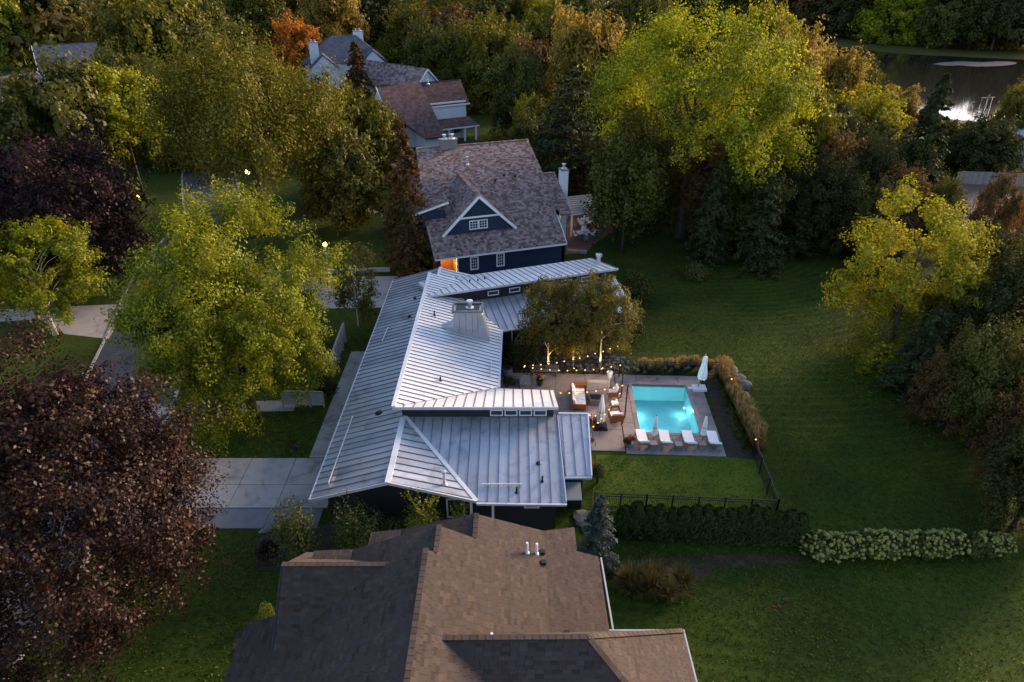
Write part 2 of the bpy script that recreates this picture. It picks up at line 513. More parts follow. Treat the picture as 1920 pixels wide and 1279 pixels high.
def lawn_material():                             # mown turf: patches plus faint mower tracks curving round the back lawn
    m = M['lawn']
    nt = m.node_tree
    b = nt.nodes['Principled BSDF']
    src = b.inputs['Base Color'].links[0].from_socket
    tc = N(nt, 'ShaderNodeTexCoord')
    mp = N(nt, 'ShaderNodeMapping')
    mp.inputs['Location'].default_value = (-22, -78, 0)
    nt.links.new(tc.outputs['Object'], mp.inputs['Vector'])
    wv = N(nt, 'ShaderNodeTexWave', Scale=0.34, Distortion=1.3, Detail=2.0)
    wv.wave_type = 'RINGS'
    wv.rings_direction = 'Z'
    wv.inputs['Detail Scale'].default_value = 0.3
    nt.links.new(mp.outputs[0], wv.inputs['Vector'])
    fine = N(nt, 'ShaderNodeTexNoise', Scale=3.2, Detail=9.0, Roughness=0.75)
    nt.links.new(tc.outputs['Object'], fine.inputs['Vector'])
    pn = N(nt, 'ShaderNodeTexNoise', Scale=0.055, Detail=2.0)      # tracks show only here and there
    nt.links.new(tc.outputs['Object'], pn.inputs['Vector'])
    pr = N(nt, 'ShaderNodeMapRange')
    pr.inputs[1].default_value = 0.42
    pr.inputs[2].default_value = 0.62
    nt.links.new(pn.outputs['Fac'], pr.inputs[0])
    sh_ = N(nt, 'ShaderNodeMath', operation='POWER')
    nt.links.new(wv.outputs['Fac'], sh_.inputs[0])
    sh_.inputs[1].default_value = 3.0
    km = N(nt, 'ShaderNodeMath', operation='MULTIPLY')
    nt.links.new(sh_.outputs[0], km.inputs[0])
    nt.links.new(pr.outputs[0], km.inputs[1])
    k = N(nt, 'ShaderNodeMath', operation='MULTIPLY_ADD')
    nt.links.new(km.outputs[0], k.inputs[0])
    k.inputs[1].default_value = 0.45
    k.inputs[2].default_value = 0.36
    k2 = N(nt, 'ShaderNodeMath', operation='MULTIPLY_ADD')
    fm = N(nt, 'ShaderNodeMapRange')
    fm.inputs[1].default_value = 0.32
    fm.inputs[2].default_value = 0.68
    nt.links.new(fine.outputs['Fac'], fm.inputs[0])
    nt.links.new(fm.outputs[0], k2.inputs[0])
    k2.inputs[1].default_value = 1.05
    nt.links.new(k.outputs[0], k2.inputs[2])
    mx = N(nt, 'ShaderNodeMix', data_type='RGBA', blend_type='MULTIPLY')
    mx.inputs[0].default_value = 1.0
    nt.links.new(src, mx.inputs[6])
    nt.links.new(k2.outputs[0], mx.inputs[7])
    nt.links.new(mx.outputs[2], b.inputs['Base Color'])
lawn_material()
go = g.build('ground', M['lawn'])
go['kind'] = 'structure'

# road: centre line through the trees on the left
rl = smooth_line([at(300, 335) + Vector((-30, 90, 0)), at(392, 335), at(400, 400), (-36.5, 68), (-32.0, 52), (-29.0, 40), (-27.8, 28), (-27.5, 6)])
def strip(name, line, half, z, mat, dx=0.0):
    m = MB()
    L, Rr = [], []
    for i, p in enumerate(line):
        d = (line[min(i + 1, len(line) - 1)] - line[max(i - 1, 0)]).normalized()
        n = Vector((d.y, -d.x, 0))
        L.append(p + n * (dx - half))
        Rr.append(p + n * (dx + half))
    for i in range(len(line) - 1):
        m.poly([(*L[i][:2], z), (*Rr[i][:2], z), (*Rr[i + 1][:2], z), (*L[i + 1][:2], z)])
    o = m.build(name, mat)
    o['kind'] = 'structure'
    return o, L, Rr
road, rL, rR = strip('road', rl, 3.7, 0.006, M['asphalt'])
for side, nm in ((rL, 'road_kerb'), (rR, 'road_kerb')):
    m = MB()
    for i in range(len(side) - 1):
        a, b = side[i], side[i + 1]
        m.beam((a.x, a.y, .03), (b.x, b.y, .03), .22, .12)
    m.build(nm, M['concrete'])['kind'] = 'structure'

def slabs(name, base_mat, slab_mat, rects, frame, z0=.006, h=.05, base_pts=None, gap=.03):
    """paved surface: a thin bed with separate slabs on it; rects in the frame (origin, angle)"""
    (ox, oy), a = frame
    cs, sn = math.cos(a), math.sin(a)
    W = lambda x, y: (ox + x * cs - y * sn, oy + x * sn + y * cs)
    bed = MB()
    for (x0, x1, y0, y1) in rects:
        bed.poly([(*W(x, y), z0) for x, y in ((x0, y0), (x1, y0), (x1, y1), (x0, y1))])
    root = bed.build(name, base_mat)
    root['kind'] = 'structure'
    for (x0, x1, y0, y1) in rects:
        m = MB()
        q = [W(x, y) for x, y in ((x0 + gap / 2, y0 + gap / 2), (x1 - gap / 2, y0 + gap / 2), (x1 - gap / 2, y1 - gap / 2), (x0 + gap / 2, y1 - gap / 2))]
        m.hexa([(*p, z0 + .004) for p in q] + [(*p, z0 + h) for p in q])
        m.build('slab', slab_mat, root)
    return root

# driveway of big concrete slabs, with the darker apron on its near side
rects = []
xs = [-24.6, -22.2, -20.25, -17.55, -14.6, -11.4]
ys = [31.3, 33.4, 36.05]
for i in range(5):
    for j in range(2):
        rects.append((xs[i], xs[i + 1], ys[j], ys[j + 1]))
slabs('driveway', M['dark_concrete'], M['concrete'], rects, ((0, 0), 0), gap=.045)
slabs('driveway_apron', M['asphalt'], M['dark_concrete'], [(x, x + 3.2, 29.6, 31.25) for x in (-24.4, -21.2, -18.0, -14.8)], ((0, 0), 0))
# walk along the long side of the metal roofed house and the cross walk to the street
slabs('side_walk', M['dark_concrete'], M['concrete'], [(-13.75, -11.45, y, y + 2.0) for y in (36.1, 38.1, 40.1, 42.1, 44.1, 46.1, 48.1)], ((0, 0), 0))
slabs('cross_walk', M['dark_concrete'], M['concrete'], [(x, x + 1.6, 42.3, 43.7) for x in (-26.9, -25.3, -23.7, -22.1, -20.5, -18.9, -17.3, -15.7)], ((0, 0), R(3)))
# drive across the street
m = MB()
for pts in ([(-37.2, 59.2), (-35.6, 52.3), (-40.0, 53.2), (-44, 56.0)], [(-37.2, 59.2), (-44, 56.0), (-58, 54.0), (-58, 57.0)]):
    m.poly([(x, y, .012) for x, y in pts][::-1])
m.build('neighbour_drive', M['concrete'])['kind'] = 'structure'
# court where the basketball hoop stands
slabs('court', M['dark_concrete'], M['concrete'], [(x, x + 4.1, y, y + 3.6) for x in (-25.6, -21.5, -17.4, -13.3) for y in (58.6, 62.2)], ((0, 0), R(1.5)))
m = MB()
m.beam((-26, 66.0, .2), (-13, 66.9, .2), .35, .4)
m.build('court_kerb', M['concrete'])['kind'] = 'structure'
sheet('bare_ground', [at(1800, 330), at(1990, 350), at(1990, 480), at(1850, 520), at(1815, 420), at(1780, 350)], .012, M['bare'])
sheet('mulch_strip', smooth_line([at(1165, 1062), at(1250, 1046), at(1340, 1040), at(1430, 1039), at(1505, 1043), at(1490, 1056), at(1420, 1059), at(1360, 1068), at(1310, 1086), at(1250, 1096), at(1190, 1086)], 4), .012, M['soil'])
sheet('mulch_bed', [at(478, 1010), at(560, 985), at(1000, 985), at(1000, 1040), at(480, 1070)], .010, M['mulch'])
sheet('mulch_bed', [at(432, 1279), at(438, 1190), at(470, 1165), at(520, 1160), at(520, 1290)], .010, M['mulch'])
sheet('mulch_bed', [(-1.2, 45.9), (8.9, 46.6), (8.9, 49.6), (10.2, 51.0), (-1.2, 48.4)], .010, M['mulch'])

# pond with its far bank
pond_pts = [(33, 214), (38, 190), (62, 176), (72, 158), (90, 147), (120, 142), (210, 150), (330, 190), (330, 300), (215, 262), (150, 256), (102, 268), (82, 300), (76, 380), (40, 400), (40, 300)]
sheet('pond', [at(1225, 70) + Vector((-3, 0, 0)), (66, 205), (78, 165), (86, 142), (108, 131), (150, 130), (230, 145), (330, 190), (330, 290), (215, 246), (160, 250), (125, 262), (104, 300), (90, 390), (62, 392)], .03, M['pond_water'])
sheet('far_bank', [at(1560, 88), at(1700, 102), at(1800, 107), at(1920, 112), at(2050, 116), at(2050, 88), at(1920, 84), at(1700, 76), at(1560, 66)], .05, M['bank'])
sheet('sandbar', smooth_line([at(1748, 120.5), at(1775, 123.5), at(1800, 123), at(1830, 125), at(1868, 124.5), at(1900, 121.5), at(1904, 117), at(1872, 115.5), at(1840, 117), at(1800, 115.5), at(1765, 117.5)], 4), .06, M['sand'])

# ------------------------------------------------------------------ swimming pool, deck, patio, fenced lawn
PA = R(-2.5)
PC = (11.42, 41.9)
PW, PL = 2.12, 3.10
pool = thing('swimming_pool', 'glowing turquoise rectangular swimming pool set in the paved deck', 'pool', (*PC, 0), PA)
m = MB()
for c, d in (((0, PL + .16, 0), (2 * PW + .64, .32, .075)), ((0, -PL - .16, 0), (2 * PW + .64, .32, .075)), ((PW + .16, 0, 0), (.32, 2 * PL, .075)), ((-PW - .16, 0, 0), (.32, 2 * PL, .075))):
    m.box(c, d)
m.build('coping', M['paving'], pool)
m = MB()
D = -1.5
a, b = PW + .01, PL + .01
m.poly([(-a, -b, D), (a, -b, D), (a, b, D - .0), (-a, b, D)])
for q in ([(-a, -b), (a, -b)], [(a, -b), (a, b)], [(a, b), (-a, b)], [(-a, b), (-a, -b)]):
    m.poly([(*q[0], .01), (*q[1], .01), (*q[1], D), (*q[0], D)])
m.build('basin', M['tile'], pool)
m = MB()
m.poly([(-a, -b, -.09), (a, -b, -.09), (a, b, -.09), (-a, b, -.09)])
m.build('water', M['pool_water'], pool)
m = MB()
for k in range(3):
    m.box((PW - .75, -PL + .22 + .38 * k, D), (1.45, .38, 1.25 - .38 * k))
m.build('steps', M['tile_pale'], pool)
m = MB()
for p_, q_ in (((-a, -b), (a, -b)), ((a, -b), (a, b)), ((a, b), (-a, b)), ((-a, b), (-a, -b))):
    m.beam((p_[0] * .998, p_[1] * .998, -.06), (q_[0] * .998, q_[1] * .998, -.06), .012, .14)
m.build('tile_line', M['tile_dark'], pool)
m = MB()
m.box((0, PL - .10, -.085), (2 * PW - .25, .16, .07))
m.build('cover_roller', M['dark_concrete'], pool)
for i, (x, y, e) in enumerate(((-.75, -PL + .12, 230), (-PW + .12, -1.7, 50), (-PW + .12, .9, 45), (PW - .3, 1.2, 30))):
    m = MB()
    m.ball((x, y, -.8), .09, 8, 6)
    m.build('pool_light', M['pool_lamp'], pool)
    ld = bpy.data.lights.new('pool_lamp', 'POINT')
    ld.energy = e * .34
    ld.color = (.80, 1.0, .96)
    ld.shadow_soft_size = .12
    lo = link('pool_lamp', ld, pool)
    lo.location = (x * .9, y * .93, -.95)

dk = []
for i in range(4):
    dk.append((-3.35 + i * 1.675, -3.35 + (i + 1) * 1.675, 3.42, 4.45))
for i in range(5):
    dk.append((2.44, 3.4, -3.42 + i * 1.368, -3.42 + (i + 1) * 1.368))
    dk.append((-3.35, -2.44, -3.42 + i * 1.368, -3.42 + (i + 1) * 1.368))
for i in range(4):
    for j in range(2):
        dk.append((-3.35 + i * 1.6875, -3.35 + (i + 1) * 1.6875, -5.55 + j * 1.065, -5.55 + (j + 1) * 1.065))
slabs('pool_deck', M['dark_concrete'], M['paving'], dk, (PC, PA))
pt = []
for i in range(4):
    for j in range(4):
        x0, x1 = -3.4 - (i + 1) * 2.35, -3.4 - i * 2.35
        y0, y1 = -5.3 + j * 2.42, -5.3 + (j + 1) * 2.42
        if (x1 + PC[0] < 3.6 and y1 + PC[1] < 39.2) or (x1 + PC[0] < 2.4 and y0 + PC[1] < 38.4):
            continue
        pt.append((x0, x1, y0, y1))
slabs('patio', M['dark_concrete'], M['paving'], pt, (PC, PA))
sheet('planting_bed', [at(1319, 703), at(1368, 693), at(1428, 862), at(1362, 856)], .02, M['mulch'])
sheet('pool_lawn', [at(1118, 853), at(1362, 857), at(1432, 864), at(1456, 955), at(1110, 948), at(1113, 900)], .012, M['lawn_fresh'])

# ------------------------------------------------------------------ roofs
def clip(poly, ax, val, keep_less):
    out = []
    n = len(poly)
    for i in range(n):
        a, b = poly[i], poly[(i + 1) % n]
        ia = (a[ax] <= val) if keep_less else (a[ax] >= val)
        ib = (b[ax] <= val) if keep_less else (b[ax] >= val)
        if ia:
            out.append(a)
        if ia != ib:
            t = (val - a[ax]) / (b[ax] - a[ax])
            out.append((a[0] + (b[0] - a[0]) * t, a[1] + (b[1] - a[1]) * t))
    return out

def plane_axes(pts, e):
    P = [Vector(p) for p in pts]
    n = Vector((0, 0, 0))
    for i in range(len(P)):
        n += P[i].cross(P[(i + 1) % len(P)])
    n.normalize()
    if n.z < 0:
        n = -n
    e = Vector(e)
    e = (e - n * e.dot(n)).normalized()
    return P, n, e, n.cross(e)

def seam_roof(root, off, pts, e, width, pm_=None, phase=0.0, thick=.14):
    """standing seam roof: a deck (part) and its metal panels, each with one raised seam (sub-parts)"""
    P, n, e, s = plane_axes(pts, e)
    o = P[0]
    d = MB(off)
    d.prism([p - n * .006 for p in P], -n * thick)
    deck = d.build('roof_slope', M['fascia'], root)
    q = [((p - o).dot(e), (p - o).dot(s)) for p in P]
    lo, hi = min(a for a, _ in q), max(a for a, _ in q)
    k = math.floor((lo - phase) / width)
    while phase + k * width < hi:
        a0, a1 = phase + k * width, phase + (k + 1) * width
        k += 1
        c = clip(clip(q, 0, a0 + .004, False), 0, a1 - .004, True)
        if len(c) < 3:
            continue
        area = abs(sum(c[i][0] * c[(i + 1) % len(c)][1] - c[(i + 1) % len(c)][0] * c[i][1] for i in range(len(c)))) / 2
        if area < .02:
            continue
        W = lambda a, b, h: o + e * a + s * b + n * h
        m = MB(off)
        ca = c if sum(c[i][0] * c[(i + 1) % len(c)][1] - c[(i + 1) % len(c)][0] * c[i][1] for i in range(len(c))) > 0 else c[::-1]
        m.prism([W(a, b, .012) for a, b in ca], -n * .012, 0)
        am = a0 + .03
        cc = clip(clip(q, 0, am - .001, False), 0, am + .001, True)
        if len(cc) >= 3 and a0 > lo - .01:
            b0, b1 = min(b for _, b in cc), max(b for _, b in cc)
            if b1 - b0 > .1:
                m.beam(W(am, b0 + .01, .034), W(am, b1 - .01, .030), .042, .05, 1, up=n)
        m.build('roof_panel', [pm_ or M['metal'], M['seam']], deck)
    return deck

def trim(root, off, pts, w, h, mat, name='fascia', up=(0, 0, 1)):
    m = MB(off)
    for a, b in zip(pts[:-1], pts[1:]):
        m.beam(a, b, w, h, up=up)
    return m.build(name, mat, root)

def wall(root, off, pts, mat, t=.2, name='wall'):      # vertical wall: list of (x, y, z0, z1) along a line
    m = MB(off)
    for a, b in zip(pts[:-1], pts[1:]):
        d = Vector((b[0] - a[0], b[1] - a[1], 0)).normalized()
        n = Vector((-d.y, d.x, 0)) * t
        lo = [Vector((a[0], a[1], a[2])), Vector((b[0], b[1], b[2]))]
        hi = [Vector((a[0], a[1], a[3])), Vector((b[0], b[1], b[3]))]
        m.hexa([lo[0], lo[1], lo[1] + n, lo[0] + n, hi[0], hi[1], hi[1] + n, hi[0] + n])
    return m.build(name, mat, root)

def window(root, off, c, w, h, out, frame_mat, nx=1, ny=1, fw=.09, depth_=.06, glass=None):
    """framed window on a wall: c = centre of the opening on the wall face, out = outward horizontal normal"""
    out = Vector((out[0], out[1], 0)).normalized()
    u = Vector((-out.y, out.x, 0))
    c = Vector(c)
    W = lambda a, b, d: c + u * a + Vector((0, 0, b)) + out * d
    m = MB(off)
    for (a0, a1, b0, b1) in ((-w / 2 - fw, w / 2 + fw, h / 2, h / 2 + fw), (-w / 2 - fw, w / 2 + fw, -h / 2 - fw, -h / 2), (-w / 2 - fw, -w / 2, -h / 2, h / 2), (w / 2, w / 2 + fw, -h / 2, h / 2)):
        m.hexa([W(a0, b0, .01), W(a1, b0, .01), W(a1, b0, depth_), W(a0, b0, depth_), W(a0, b1, .01), W(a1, b1, .01), W(a1, b1, depth_), W(a0, b1, depth_)])
    for i in range(1, nx):
        x = -w / 2 + w * i / nx
        m.hexa([W(x - .018, -h / 2, .012), W(x + .018, -h / 2, .012), W(x + .018, -h / 2, .04), W(x - .018, -h / 2, .04), W(x - .018, h / 2, .012), W(x + .018, h / 2, .012), W(x + .018, h / 2, .04), W(x - .018, h / 2, .04)])
    for j in range(1, ny):
        z = -h / 2 + h * j / ny
        m.hexa([W(-w / 2, z - .018, .014), W(w / 2, z - .018, .014), W(w / 2, z - .018, .038), W(-w / 2, z - .018, .038), W(-w / 2, z + .018, .014), W(w / 2, z + .018, .014), W(w / 2, z + .018, .038), W(-w / 2, z + .018, .038)])
    f = m.build('window', frame_mat, root)
    for i in range(nx):
        for j in range(ny):
            g_ = MB(off)
            a0, a1 = -w / 2 + w * i / nx + .02, -w / 2 + w * (i + 1) / nx - .02
            b0, b1 = -h / 2 + h * j / ny + .02, -h / 2 + h * (j + 1) / ny - .02
            g_.hexa([W(a0, b0, .004), W(a1, b0, .004), W(a1, b0, .02), W(a0, b0, .02), W(a0, b1, .004), W(a1, b1, .004), W(a1, b1, .02), W(a0, b1, .02)])
            g_.build('pane', glass or M['glass'], f)
    return f

def pipe(root, off, p, r, h, mat, name='vent_pipe', cap=None):
    m = MB(off)
    prof = [(r * 2.2, -.08), (r * 1.9, .02), (r, .07), (r, h)]
    if cap:
        prof += [(r * 1.5, h), (r * 1.5, h + cap), (r * .6, h + cap * 1.2)]
    m.lathe(p, prof, 12)
    return m.build(name, mat, root, smooth=False)

# ------------------------------------------------------------------ metal roofed house
HO = Vector((-4.0, 42.0, 0))
mh = thing('metal_roof_house', 'long dark house under a silver standing seam metal roof beside the pool', 'house', HO)
EZ, RZ = 2.9, 4.2
# left slope (street side)
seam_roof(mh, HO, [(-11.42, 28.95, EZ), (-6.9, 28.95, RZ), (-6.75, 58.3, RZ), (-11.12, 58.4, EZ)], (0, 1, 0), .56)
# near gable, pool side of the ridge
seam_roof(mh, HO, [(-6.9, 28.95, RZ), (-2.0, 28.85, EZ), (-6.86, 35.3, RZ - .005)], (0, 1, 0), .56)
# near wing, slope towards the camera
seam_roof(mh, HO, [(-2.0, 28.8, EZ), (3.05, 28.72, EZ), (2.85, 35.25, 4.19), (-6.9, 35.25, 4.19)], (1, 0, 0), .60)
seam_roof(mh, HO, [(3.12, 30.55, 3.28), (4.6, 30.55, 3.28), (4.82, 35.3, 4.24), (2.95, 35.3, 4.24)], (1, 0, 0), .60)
# raised middle roof, slope towards the pool
TZ = 5.36
def cz(x):
    return TZ - .3 * (x + 7.35)
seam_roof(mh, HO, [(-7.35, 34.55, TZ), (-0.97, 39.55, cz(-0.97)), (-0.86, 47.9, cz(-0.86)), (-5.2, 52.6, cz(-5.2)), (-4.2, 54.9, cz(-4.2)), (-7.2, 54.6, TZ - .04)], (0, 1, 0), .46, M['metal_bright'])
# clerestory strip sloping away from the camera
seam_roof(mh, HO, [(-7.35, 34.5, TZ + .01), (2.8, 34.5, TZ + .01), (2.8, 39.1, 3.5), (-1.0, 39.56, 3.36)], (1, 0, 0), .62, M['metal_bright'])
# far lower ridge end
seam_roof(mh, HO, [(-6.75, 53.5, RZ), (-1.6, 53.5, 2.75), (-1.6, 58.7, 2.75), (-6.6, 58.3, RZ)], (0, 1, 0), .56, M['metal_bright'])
# far wing: high shed sloping away, low slope towards the camera
FD = Vector((.948, .318, 0))
FN = Vector((-.318, .948, 0))
fa, fb = Vector((-6.75, 50.2, 5.28)), Vector((9.36, 55.55, 5.36))
dn = FN * 5.4 + Vector((0, 0, -1.2))
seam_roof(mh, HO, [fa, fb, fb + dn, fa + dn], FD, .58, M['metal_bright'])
la, lb = Vector((-4.6, 51.7, 4.12)), Vector((9.3, 56.36, 4.12))
dl = -FN * 4.1 + Vector((0, 0, -1.2))
seam_roof(mh, HO, [la + dl * .0, la + dl, lb + dl, lb], FD, .62)
# trims: bright ridge caps, rakes and fascias
trim(mh, HO, [(-6.9, 28.9, RZ + .05), (-6.87, 35.0, RZ + .05)], .34, .05, M['metal_bright'], 'ridge_cap')
trim(mh, HO, [(-6.72, 54.4, RZ + .05), (-6.62, 58.35, RZ + .05)], .3, .05, M['metal_bright'], 'ridge_cap')
trim(mh, HO, [(-7.33, 34.5, TZ + .06), (-7.18, 54.62, TZ + .02)], .26, .06, M['metal_bright'], 'ridge_cap')
trim(mh, HO, [(-2.0, 28.82, EZ + .06), (-6.84, 35.2, RZ + .05)], .24, .05, M['metal_bright'], 'valley_flashing')
trim(mh, HO, [(-7.4, 34.47, TZ - .07), (2.84, 34.47, TZ - .07)], .06, .2, M['fascia'])
trim(mh, HO, [(2.83, 34.5, TZ - .1), (2.83, 39.1, 3.40)], .06, .2, M['fascia'])
trim(mh, HO, [fa + Vector((-.1, -.05, -.06)), fb + Vector((.05, -.05, -.06))], .06, .18, M['fascia'])
trim(mh, HO, [fb + Vector((0, 0, -.1)), fb + dn + Vector((0, 0, -.1))], .06, .2, M['fascia'])
for a, b in (((-11.45, 28.95, EZ - .06), (-11.15, 58.4, EZ - .06)),):
    trim(mh, HO, [a, b], .14, .14, M['fascia'], 'gutter')
trim(mh, HO, [(-2.0, 28.70, EZ - .06), (3.08, 28.62, EZ - .06)], .14, .13, M['fascia'], 'gutter')
trim(mh, HO, [(3.1, 30.48, 3.2), (4.66, 30.48, 3.2)], .12, .12, M['fascia'], 'gutter')
trim(mh, HO, [(-0.9, 39.6, cz(-.97) - .08), (-0.79, 47.9, cz(-.86) - .08)], .13, .13, M['fascia'], 'gutter')
trim(mh, HO, [la + dl + Vector((0, -.05, -.07)), lb + dl + Vector((0, -.05, -.07))], .13, .13, M['fascia'], 'gutter')
trim(mh, HO, [(-11.45, 28.9, EZ), (-6.9, 28.88, RZ), (-2.0, 28.8, EZ)], .07, .18, M['fascia'], 'rake_trim')
trim(mh, HO, [(3.06, 28.75, EZ + .03), (2.9, 35.2, 4.2)], .06, .12, M['fascia'], 'rake_trim')
trim(mh, HO, [(4.64, 30.5, 3.3), (4.84, 35.3, 4.25), (2.95, 35.32, 4.27)], .08, .14, M['metal_bright'], 'rake_trim')
# walls under the roofs
wall(mh, HO, [(-10.75, 29.9, 0, 2.95), (-6.9, 29.85, 0, 4.0), (-2.6, 29.8, 0, 2.85)], M['dark_wall'])
wall(mh, HO, [(-2.6, 29.7, 0, 2.95), (2.55, 29.65, 0, 2.95)], M['dark_wall'])
wall(mh, HO, [(2.55, 29.7, 0, 2.9), (2.55, 35.3, 0, 4.0)], M['dark_wall'])
wall(mh, HO, [(2.6, 31.3, 0, 3.3), (4.25, 31.3, 0, 3.3), (4.35, 35.3, 0, 4.0), (2.5, 35.3, 0, 4.05)], M['dark_wall'])
wall(mh, HO, [(-10.75, 58.0, 0, 2.9), (-10.75, 29.9, 0, 2.9)], M['dark_wall'])
wall(mh, HO, [(-6.95, 35.12, 3.9, 4.99), (2.62, 35.12, 3.9, 4.99)], M['dark_wall'], name='clerestory_wall')
wall(mh, HO, [(2.5, 35.2, 0, 5.0), (2.5, 38.8, 0, 3.5), (-1.45, 38.9, 0, 3.4), (-1.4, 48.3, 0, 3.35)], M['dark_wall'])
wb, we = fa + Vector((.6, .55, 0)), fb + Vector((-.35, .45, 0))
wall(mh, HO, [(wb.x, wb.y, 3.6, 5.0), (we.x, we.y, 3.6, 5.08)], M['dark_wall'], name='clerestory_wall')
ea, eb = la + dl + FN * .6 + FD * 3.0, lb + dl + FN * .6 - FD * .4
wall(mh, HO, [(ea.x, ea.y, 0, 2.98), (eb.x, eb.y, 0, 2.98), ((lb - FD * .4).x, (lb - FD * .4).y, 0, 3.95), ((fb + dn - FD * .4).x, (fb + dn - FD * .4).y, 0, 3.85)], M['dark_wall'])
bb, bc = fb + dn - FD * .4 - FN * .5, fa + dn + FD * 3 - FN * .5
wall(mh, HO, [(bb.x, bb.y, 0, 3.9), (bc.x, bc.y, 0, 3.9)], M['dark_wall'])
# windows: row of four under the near clerestory eave, more along the far wing
for x in (-.98, -.06, .86, 1.78):
    window(mh, HO, (x, 35.10, 4.52), .68, .32, (0, -1), M['white'], fw=.07)
for t in (.30, .42, .60, .72, .84):
    p = wb.lerp(we, t)
    window(mh, HO, (p.x, p.y, 4.52), .85, .30, -FN, M['white'], fw=.07)
for t in (.12, .62, .93):
    p = ea.lerp(eb, t)
    window(mh, HO, (p.x, p.y, 1.9), 1.3, 1.0, -FN, M['white'], fw=.08)
window(mh, HO, (1.15, 29.64, 2.1), .72, .7, (0, -1), M['white'], fw=.09)
window(mh, HO, (-3.3, 29.8, 1.5), .9, 1.3, (0, -1), M['white'], fw=.09)
m = MB(HO)
for x in (-2.35, -1.1):
    m.box((x, 29.3, 0), (.14, .14, 2.85))
    m.build('post', M['white'], mh)
    m = MB(HO)
m.hexa([(2.6, 29.9, 1.95), (4.1, 29.9, 1.95), (4.1, 31.2, 2.15), (2.6, 31.2, 2.15), (2.6, 29.9, 2.03), (4.1, 29.9, 2.03), (4.1, 31.2, 2.23), (2.6, 31.2, 2.23)])
m.build('door_canopy', M['frost'], mh)
# chimney: clad box with a sloped shoulder on the pool side
m = MB(HO)
y0, y1 = 45.4, 46.7
m.hexa([(-4.5, y0, 4.2), (-2.25, y0, 3.6), (-2.25, y1, 3.6), (-4.5, y1, 4.2), (-4.4, y0, 6.3), (-2.3, y0, 6.3), (-2.3, y1, 6.3), (-4.4, y1, 6.3)])
m.hexa([(-2.27, y0 + .02, 3.55), (-1.7, y0 + .02, 3.5), (-1.7, y1 - .02, 3.5), (-2.27, y1 - .02, 3.55), (-2.29, y0 + .02, 6.05), (-2.2, y0 + .02, 5.95), (-2.2, y1 - .02, 5.95), (-2.29, y1 - .02, 6.05)])
ch = m.build('chimney', M['metal'], mh)
for x in (-4.0, -3.5, -3.0, -2.6):
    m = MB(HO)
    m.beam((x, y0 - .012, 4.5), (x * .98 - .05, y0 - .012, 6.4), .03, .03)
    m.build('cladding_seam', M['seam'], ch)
m = MB(HO)
for a, b in (((-4.5, y0 - .06), (-2.2, y0 - .06)), ((-4.5, y1 + .06), (-2.2, y1 + .06)), ((-4.46, y0), (-4.46, y1)), ((-2.24, y0), (-2.24, y1))):
    m.beam((*a, 6.35), (*b, 6.35), .16, .14)
m.build('chimney_cap', M['stone'], ch)
m = MB(HO)
m.box((-3.35, (y0 + y1) / 2, 6.305), (1.75, 1.2, .04))
m.build('flue_tray', M['black'], ch)
pipe(ch, HO, (-3.2, 46.1, 6.33), .17, .45, M['galv'], 'flue', .12)
m = MB(HO)
m.hexa([(-5.4, 45.7, cz(-5.4) + .0), (-4.45, 45.4, cz(-4.45)), (-4.45, 46.9, cz(-4.45)), (-5.4, 46.4, cz(-5.4)), (-5.38, 45.9, cz(-5.4) + .05), (-4.45, 45.5, 4.95), (-4.45, 46.8, 4.95), (-5.38, 46.3, cz(-5.4) + .05)])
m.build('chimney_saddle', M['metal'], mh)
# pipes, vents and snow bars on the slopes
def lz(x):
    return EZ + (RZ - EZ) * (x + 11.4) / 4.5
def fz(y):
    return EZ + (4.19 - EZ) * (y - 28.75) / 6.5
pipe(mh, HO, (-3.85, 29.7, RZ - (RZ - EZ) * (3.05 / 4.9)), .09, .85, M['galv'], 'flue_pipe', .12)
for px, py, zz, r, h in ((1010, 865, 3.6, .09, .12), (1017, 897, 3.4, .06, .36), (969, 919, 3.2, .06, .36)):
    p = at(px, py, zz)
    pipe(mh, HO, (p.x, p.y, fz(p.y)), r, h, M['black'])
for px, py, zz, r, h in ((815, 600, 4.6, .06, .42), (826, 714, 4.6, .06, .3)):
    p = at(px, py, zz)
    pipe(mh, HO, (p.x, p.y, cz(p.x)), r, h, M['black'])
for px, py, zz, r, h in ((712, 772, 3.8, .15, .12), (778, 557, 3.9, .07, .16), (768, 595, 3.7, .08, .14), (796, 552, 4.1, .06, .25)):
    p = at(px, py, zz)
    pipe(mh, HO, (p.x, p.y, lz(p.x)), r, h, M['black'], 'roof_vent')
for px, py in ((881, 528), (896, 527), (909, 522)):
    p = at(px, py, 4.7)
    pipe(mh, HO, (p.x, p.y, 4.6), .06, .3, M['black'])
pipe(mh, HO, (7.9, 57.6, 4.6), .2, 1.05, M['galv'], 'flue_pipe', .2)
def bar(p, q):
    m = MB(HO)
    m.beam(p, q, .05, .06)
    n_ = 9
    for i in range(n_ + 1):
        t = Vector(p).lerp(Vector(q), i / n_)
        m.box((t.x, t.y, t.z - .16), (.05, .05, .16))
    m.build('snow_bar', M['metal_bright'], mh)
p, q = at(606, 920, 3.2), at(656, 784, 3.2)
bar((-10.55, 29.9, lz(-10.55) + .16), (-10.45, 36.3, lz(-10.45) + .16))
bar((-10.1, 46.0, lz(-10.1) + .16), (-10.0, 48.2, lz(-10.0) + .16))
bar((-1.75, 29.85, fz(29.85) + .16), (.55, 29.85, fz(29.85) + .16))
bar((-1.5, 40.5, cz(-1.5) + .16), (-1.5, 42.6, cz(-1.5) + .16))

